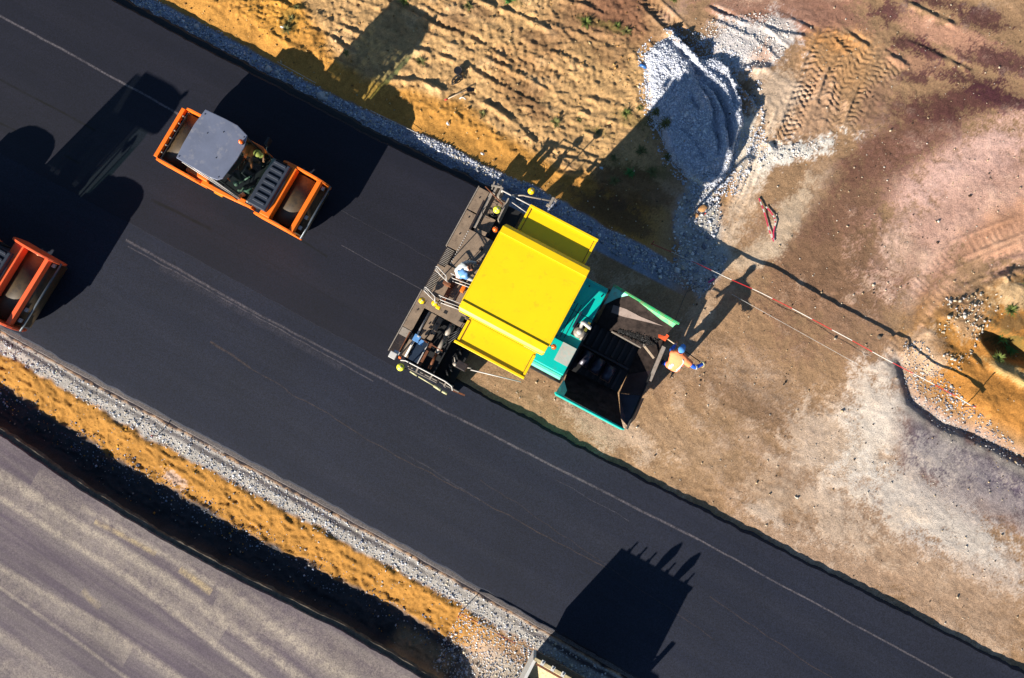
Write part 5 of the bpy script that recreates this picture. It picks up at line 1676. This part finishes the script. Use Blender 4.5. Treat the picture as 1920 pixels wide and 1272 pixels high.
T, B_, J, zn = person('roller operator in an orange jacket and yellow-green cap seated under the grey canopy', tuple(w3), math.radians(-28.9), J, mat('dull orange jacket', tg(170, 90, 40), .85, var=.2), browncloth)
cap(T, (.67, 0, .945), (.35, 0, 1), (1, 0, -.3), mat('yellow green cap', tg(190, 180, 90), .7), r=.118)

# ------------------------------------------------------------------ tipper at the bottom edge, seen by its bed and its shadow
RZ = 1.78
A0 = P(1004, 1233, RZ)
TR = thing('tipper_truck', 'truck bed end with clamps on its rail, cut by the bottom edge', 'truck', (A0.x, A0.y, 0), ANG)


def tb(mb, name, m_, parent=None, smooth=False, bev=0.0):
    return mb.build(name, m_, parent or TR, smooth, bev)


bedc = mat('cream truck paint', tg(214, 196, 150), .5, var=.1, dirt=tg(120, 90, 60), dirt_amt=.4)
WB = 2.42
tb(quads(MB(), [(0, -.02, RZ), (WB, -.02, RZ), (WB, -.95, .75), (0, -.95, .75)], .04), 'tailgate', bedc)
tb(MB().bar((0, -.035, RZ + .03), (WB, -.035, RZ + .03), .09, .06), 'tailgate_rail', bedc)
tb(MB().bar((.1, -.15, RZ - .02), (WB - .1, -.15, RZ - .02), .05, .05), 'inner_rail', rust)
tb(MB().box(-.02, .07, -4.2, -.08, .75, RZ - .02), 'side_wall', whitem, bev=.01)
tb(MB().box(WB - .07, WB, -4.2, -.08, .75, RZ - .02), 'side_wall', whitem, bev=.01)
tb(MB().box(.07, WB - .07, -4.2, -.08, .72, .80), 'bed_floor', steel)
for k in range(7):
    if k in (3, 5):
        continue
    x = .24 + k * .32
    tb(MB().bar((x, -.09, RZ + .07), (x + .0, .06, RZ + .07), .10, .03).tube([(x, -.0, RZ + .05), (x, .0, RZ + .24)], .028, 8), 'clamp', whitem)
for x in (1.22, 1.84):
    tb(MB().tube([(x, -.03, RZ), (x, -.03, RZ + .25), (x + .02, -.03, RZ + .40), (x + .03, -.03, RZ + .54)], [.08, .12, .12, .04], 10), 'rail_beacon', steeldk, None, True)  # beacons out of view, shaped to cast the two fat shadow prongs
tb(MB().box(.35, WB - .35, -4.0, -.2, .55, .72), 'chassis', blackd)
for x in (.35, WB - .35):
    wl = tb(MB().tube([(x - .28, -1.1, .5), (x + .28, -1.1, .5)], .5, 28), 'wheel', rubber)
    tb(MB().cyl((x - .29, -1.1, .5), (x + .29, -1.1, .5), .25, 16), 'rim', steellt, wl)
    wl = tb(MB().tube([(x - .28, -4.6, .5), (x + .28, -4.6, .5)], .5, 28), 'wheel', rubber)
    tb(MB().cyl((x - .29, -4.6, .5), (x + .29, -4.6, .5), .25, 16), 'rim', steellt, wl)
tb(MB().box(.08, WB - .08, -6.1, -4.3, .6, 2.6, .1), 'cab', bedc)
tb(MB().box(WB, WB + .1, -.5, -.35, 1.05, 1.5), 'tail_hinge', steeldk)
tb(MB().box(.3, .6, -.62, -.58, .58, .70), 'tail_lamp', redm)
tb(MB().tube([(WB, -1.5, 1.3), (WB + .3, -1.4, 1.45)], .02).box(WB + .24, WB + .38, -1.45, -1.38, 1.2, 1.7, .02), 'mirror', black)

# ------------------------------------------------------------------ barrier tape, cords, stakes
def tape(label, pts, bands, hgt=.07, sagz=None, first='red'):
    W = [P(px, py, z) for px, py, z in pts]
    T = thing('barrier_tape', label, 'barrier tape', tuple(W[0]))
    L = [0]
    for a, b in zip(W[:-1], W[1:]):
        L.append(L[-1] + (b - a).length)

    def at(s):
        for i in range(len(L) - 1):
            if s <= L[i + 1] or i == len(L) - 2:
                return W[i].lerp(W[i + 1], (s - L[i]) / (L[i + 1] - L[i]))
    n_ = bands
    for k in range(n_):
        s0, s1 = L[-1] * k / n_, L[-1] * (k + 1) / n_
        mb = MB()
        m2 = 5
        for j in range(m2):
            a, b = at(s0 + (s1 - s0) * j / m2) - W[0], at(s0 + (s1 - s0) * (j + 1) / m2) - W[0]
            mb.bar(a, b, .007, hgt * .85)
        mb.build('band', redm if (k % 2 == 0) == (first == 'red') else whitem, T)
    return T


def stake(px, py, h, lean=(0, 0), label='', z=None):
    p = P(px, py, 0)
    z0 = gz(p)
    T = thing('stake', label, 'stake', (p.x, p.y, z0))
    MB().tube([(0, 0, -.1), (lean[0], lean[1], h)], .014, 8).build('rod', rust, T, True)
    MB().tube([(lean[0] * .9, lean[1] * .9, h - .06), (lean[0], lean[1], h + .01)], .02, 8).build('rod_tip', redm, T, True)


wv = random.Random(3)
pts = [(1221, 457, .40), (1262, 474, .52), (1312, 497, .50), (1365, 522, .48), (1420, 546, .50), (1480, 576, .46), (1540, 608, .44), (1600, 640, .45), (1650, 668, .46), (1692, 690, .48), (1740, 715, .55), (1790, 742, .62), (1828, 765, .55)]
tape('long red and white tape stretched over the brown base to the right sand bank', pts, 16)
tape('red and white tape along the lower gravel shoulder beside the tipper truck', [(862, 1150, .42), (900, 1170, .50), (950, 1198, .50), (1000, 1222, .48), (1050, 1250, .48), (1100, 1280, .46), (1180, 1322, .5)], 9, .075)
W = [P(1423, 372, .03), P(1431, 392, .06), P(1437, 412, .04), P(1442, 432, .06), P(1451, 453, .04), P(1450, 436, .05), P(1454, 418, .08), P(1452, 408, .05), P(1444, 396, .05), P(1436, 388, .05)]
pinkr = mat('pink red tape', tg(225, 60, 95), .5)
T = thing('loose_tape', 'crumpled loop of red and white tape lying alone on the pale base', 'barrier tape', tuple(W[0]))
for k, (a, b) in enumerate(zip(W[:-1], W[1:])):
    for j in range(3):
        c0, c1 = a.lerp(b, j / 3), a.lerp(b, (j + 1) / 3)
        MB().bar(c0 - W[0], c1 - W[0], .034, .02).build('band', (pinkr, whitem, pinkr)[(j + k) % 3], T)
W = [P(1340, 523, .12), P(1328, 530, .10), P(1312, 536, .09), P(1288, 547, .10), P(1282, 560, .30), P(1270, 590, .80), P(1264, 608, 1.1)]
T = thing('cord', 'dark cord with a pink tag tied from the hopper corner to the base', 'cord', tuple(W[0]))
MB().tube([q - W[0] for q in W[2:]], .010, 6).build('line', black, T, True)
MB().bar((0, 0, 0), W[1] - W[0], .05, .03).build('pink_tag', mat('pink tag', tg(225, 60, 140), .5), T)
W = [P(1372, 552, .20), P(1480, 612, .22), P(1620, 690, .22)]
tag(MB().tube([(0, 0, 0)] + [q - W[0] for q in W[1:]], .0045, 5).build('guide_string', whitem), 'thin white guide string running below the long barrier tape', 'string').location = W[0]
for i, (a, b, lb) in enumerate((((520, 116, -.1), (592, 156, -.15), 'thin white guide string on the shaded gravel above the roller'), ((694, 207, -.1), (782, 250, -.2), 'thin white guide string on the gravel, right of the roller shadow'))):
    A_, B2 = P(*a), P(*b)
    tag(MB().tube([(0, 0, 0), B2 - A_], .007, 5).build('guide_string', rail), lb, 'string').location = A_
stake(1801, 763, .72, (0, 0), 'thin metal stake holding the barrier tape on the right sand bank')
stake(1222, 459, .45, (0, 0), 'thin stake at the left end of the long barrier tape, in the paver shadow')
stake(292, 818, .42, (.03, .02), 'thin stake on the lower gravel shoulder below the left part of the mat')
stake(862, 1151, .5, (0, 0), 'thin stake at the upper end of the short barrier tape by the truck')
stake(1320, 404, .30, (.0, .0), 'short stake among crushed stone below the gravel heap')

# ------------------------------------------------------------------ small things lying about
def lying(name, label, cat, px, py, build_, rz=0.0, lift=0.0, group=None, zz=None):
    p = P(px, py, -.2 if zz is None else zz)
    z = gz(p)
    p = P(px, py, z)
    T = thing(name, label, cat, (p.x, p.y, gz(p) + lift), rz, group)
    build_(T)
    return T


bb = mat('blue bottle plastic', tg(50, 110, 180), .3, var=.1)
lying('plastic_bottle', 'flattened blue plastic bottle at the edge of the gravel heap', 'bottle', 1206, 126, lambda T: (
    MB().tube([(-.13, 0, .04), (-.11, 0, .05), (.06, 0, .05), (.10, 0, .035), (.13, 0, .02)], [.03, .055, .055, .04, .018], 12).build('bottle_body', bb, T, True),
    MB().cyl((.13, 0, .02), (.16, 0, .02), .02, 10).build('bottle_cap', redm, T)), math.radians(-30))
lying('shovel', 'worn shovel with a red grip stuck across the ruts', 'shovel', 855, 184, lambda T: (
    MB().tube([(-.33, -.10, .10), (.36, .18, .20)], .017, 8).build('handle', wood, T, True),
    MB().tube([(-.36, -.11, .10), (-.26, -.07, .11)], .03, 8).build('grip', redm, T, True),
    quads(MB(), [(.34, .22, .21), (.40, .12, .20), (.60, .18, .08), (.62, .30, .06), (.46, .32, .12)], .012).build('blade', steeldk, T)), 0)
lying('cable_coil', 'dark tangled cable coil with a black bucket on the ruts', 'cable', 857, 152, lambda T: (
    MB().tube([(.17 * math.cos(i * .45), .15 * math.sin(i * .5), .08 + .05 * math.sin(i * .8)) for i in range(44)], .016, 6).build('cable', blackd, T, True),
    MB().tube([(.05, .27, .02), (.05, .27, .2)], [.10, .13], 14).build('bucket', black, T),
    MB().tube([(.05 + .13 * math.cos(i * .52), .27 + .13 * math.sin(i * .52), .2) for i in range(13)], .012, 6).build('bucket_rim', steeldk, T, True)))
lying('bent_pipe', 'short bent white plastic pipe below the shovel', 'pipe', 868, 187, lambda T: (
    MB().tube([(-.10, -.01, .08), (-.04, .03, .11), (.04, .02, .11), (.10, -.03, .08)], .022, 8).build('pipe', whitem, T, True),), 0)
for px, py, lb, c in ((840, 233, 'white crumpled paper scrap on the orange sand', whitem), (531, 53, 'white scrap on the sand at the upper left', whitem), (1128, 316, 'pale blue-white scrap between the fence-like shadows', mat('pale scrap', tg(190, 215, 225))),
                      (905, 290, 'tiny pale scrap on the orange sand near the gravel edge', whitem)):
    def sc(T, c=c):
        mb = MB()
        r_ = random.Random(px)
        vs_ = [mb.bm.verts.new((.08 * math.cos(t_) * r_.uniform(.6, 1.2), .06 * math.sin(t_) * r_.uniform(.6, 1.2), r_.uniform(.03, .09))) for t_ in [i * 1.047 for i in range(6)]]
        cc = mb.bm.verts.new((0, 0, .1))
        for i in range(6):
            mb.bm.faces.new((vs_[i], vs_[(i + 1) % 6], cc))
        mb.build('sheet', c, T).modifiers.new('t', 'SOLIDIFY').thickness = .004
    lying('paper_scrap', lb, 'scrap', px, py, sc, px * .1)


def rock(name, label, px, py, r, m_, seed, group=None, sx=1.0, z=None):
    p = P(px, py, 0)
    mb = MB()
    q = bmesh.ops.create_icosphere(mb.bm, subdivisions=2, radius=r)
    rg_ = random.Random(seed)
    ax = [Vector((rg_.uniform(-1, 1), rg_.uniform(-1, 1), rg_.uniform(-1, 1))).normalized() for _ in range(7)]
    for v in q['verts']:
        for a_ in ax:
            d = v.co.dot(a_) - r * .72
            if d > 0:
                v.co -= a_ * d * .8
        v.co.z *= .65
        v.co.x *= sx
    o = mb.build(name, m_)
    o.rotation_euler = (0, 0, rg_.uniform(0, 6))
    o.location = (p.x, p.y, gz(p) + r * .3)
    tag(o, label, 'stone', group)


pst = mat('pale stone', tg(222, 205, 180), .9, var=.2, scale=12, bump=.01)
ost = mat('orange stone', tg(205, 150, 95), .9, var=.2, scale=12, bump=.01)
rock('boulder', 'orange-brown stone on the trampled strip below the heap, the largest one', 1318, 391, .12, ost, 1, sx=1.4)
rock('boulder', 'small orange-tan stone next to the short stake', 1306, 404, .08, ost, 2)
rock('boulder', 'pale round stone just right of the shaded crushed stone', 1347, 457, .07, pst, 3)
rock('boulder', 'lone pale stone on the brown open base right of centre', 1637, 535, .05, pst, 4)
rock('boulder', 'lone brown-grey clod on the base near the pale verge', 1649, 632, .08, mat('grey clod', tg(110, 95, 80), .9, var=.2), 5)
for i, (px, py, r_) in enumerate(((597, 173, .16), (604, 178, .10), (497, 122, .14), (512, 127, .09), (360, 40, .10))):
    p = P(px, py, -.3)
    lb = ['largest white mortar lump on the shaded gravel above the roller', 'small white mortar lump beside the largest one', 'white mortar lump on the gravel further left', 'small flat white lump right of its neighbour on the gravel', 'white mortar crumb on the gravel at the top edge'][i]
    q0 = len(bpy.data.objects)
    rock('mortar_lump', lb, px, py, r_, mat('white mortar', tg(214, 206, 200), .9, var=.15, bump=.02), 70 + i)

# weeds
gm1 = mat('weed green', tg(104, 118, 44), .8, var=.3, scale=8)
gm2 = mat('fresh green', tg(80, 140, 60), .8, var=.3, scale=8)
gm3 = mat('olive weed', tg(120, 116, 60), .8, var=.3, scale=8)


def weed_mesh(name, seed, rad_, h, n_, m_):
    r_ = random.Random(seed)
    mb = MB()
    for i in range(n_):
        cx, cy = r_.gauss(0, rad_ * .05), r_.gauss(0, rad_ * .05)
        a_ = r_.uniform(0, 6.283)
        ln, up = (h + rad_) * r_.uniform(.25, 1.0), r_.uniform(.2, 1.1)
        d = Vector((math.cos(a_) * math.cos(up), math.sin(a_) * math.cos(up), math.sin(up)))
        s_ = Vector((-math.sin(a_), math.cos(a_), 0)) * r_.uniform(.010, .026)
        b0 = Vector((cx, cy, 0))
        m1 = b0 + d * ln * .55
        tip = b0 + d * ln - Vector((0, 0, ln * .25))
        v = [mb.bm.verts.new(q) for q in (b0 - s_ * .5, b0 + s_ * .5, m1 + s_, m1 - s_, tip)]
        mb.bm.faces.new((v[0], v[1], v[2], v[3]))
        mb.bm.faces.new((v[3], v[2], v[4]))
    me = bpy.data.meshes.new(name)
    mb.bm.to_mesh(me)
    mb.bm.free()
    me.materials.append(m_)
    return me


wm = [weed_mesh('weed', 1, .30, .17, 110, gm1), weed_mesh('weed', 2, .22, .16, 80, gm3), weed_mesh('weed', 3, .24, .26, 70, gm2), weed_mesh('weed', 4, .40, .15, 150, gm3)]
WD = [(1098, 48, 0, 'broad green weed on the dark rut below the top edge, left one of a pair'), (1156, 54, 0, 'broad green weed on the dark rut near the top, right one of a pair'),
      (1174, 64, 1, 'small olive weed just below right of the green pair near the top'), (956, 6, 2, 'bright green weed at the top edge above the track prints'),
      (1262, 4, 0, 'green weed at the top edge beside the chevron tyre track'), (880, 18, 1, 'small olive weed at the top between two track prints'),
      (548, 38, 1, 'olive weed on the upper left sand near the white scrap'), (540, 60, 3, 'wide sparse olive weed at the left end of the ruts'),
      (560, 20, 1, 'small olive weed close to the top edge, upper left of the ruts'), (1172, 218, 0, 'green weed left of the gravel heap, largest of three in a row'),
      (1198, 210, 1, 'small olive weed left of the heap, middle of three in a row'), (1226, 222, 3, 'sparse weed touching the shaded foot of the gravel heap'),
      (1180, 330, 2, 'fresh green weed inside the paver shadow, below the heap'), (1120, 250, 1, 'small weed on the soil above the railing shadows'),
      (1243, 246, 3, 'wide weed against the lower left flank of the gravel heap'), (1220, 330, 3, 'wide weed in the deep shade under the gravel heap'),
      (1250, 300, 1, 'small weed in the shade between heap and crushed stone'), (1150, 300, 1, 'small weed at the upper edge of the paver roof shadow'),
      (905, 216, 1, 'small weed right of the worn shovel'), (760, 8, 0, 'green weed at the top edge beside the roller canopy shadow'),
      (1200, 290, 3, 'sparse weed on the edge of the paver shadow left of the heap'), (1085, 228, 1, 'small weed in the middle of the sunlit soil above the paver'),
      (790, 118, 1, 'small weed in the shadow of the roller canopy'), (652, 105, 1, 'small weed on a dark rut left of the roller canopy shadow'),
      (1042, 233, 1, 'small weed above the lamp-shaped shadow over the paver'), (1150, 345, 3, 'sparse weed deep in the paver shadow')]
for px, py, k, lb in WD:
    p = P(px, py, -.3)
    o = bpy.data.objects.new('weed', wm[k])
    COL.objects.link(o)
    o.location = (p.x, p.y, gz(p) - .01)
    o.rotation_euler = (0, 0, px * .37)
    s_ = .42 + (px % 7) * .05
    o.scale = (s_, s_, s_)
    tag(o, lb, 'weed', 'weeds in the rutted soil')
for px, py, k, lb in ((1903, 656, 2, 'spiky bright green weed standing in the dark pit at the right edge'), (1884, 634, 2, 'spiky green weed on the upper rim of the right pit'),
                      (1915, 720, 2, 'green weed at the right edge below the pit'), (1864, 672, 0, 'broad green weed on the lower lip of the pit'),
                      (1886, 583, 0, 'broad green weed above the pit on the right bank'), (1915, 540, 1, 'small olive weed at the right edge high above the pit')):
    p = P(px, py, -.1)
    o = bpy.data.objects.new('weed', wm[k])
    COL.objects.link(o)
    o.location = (p.x, p.y, gz(p) - .01)
    o.rotation_euler = (0, 0, px * .37)
    o.scale = (.7, .7, .7)
    tag(o, lb, 'weed', 'weeds around the right pit')
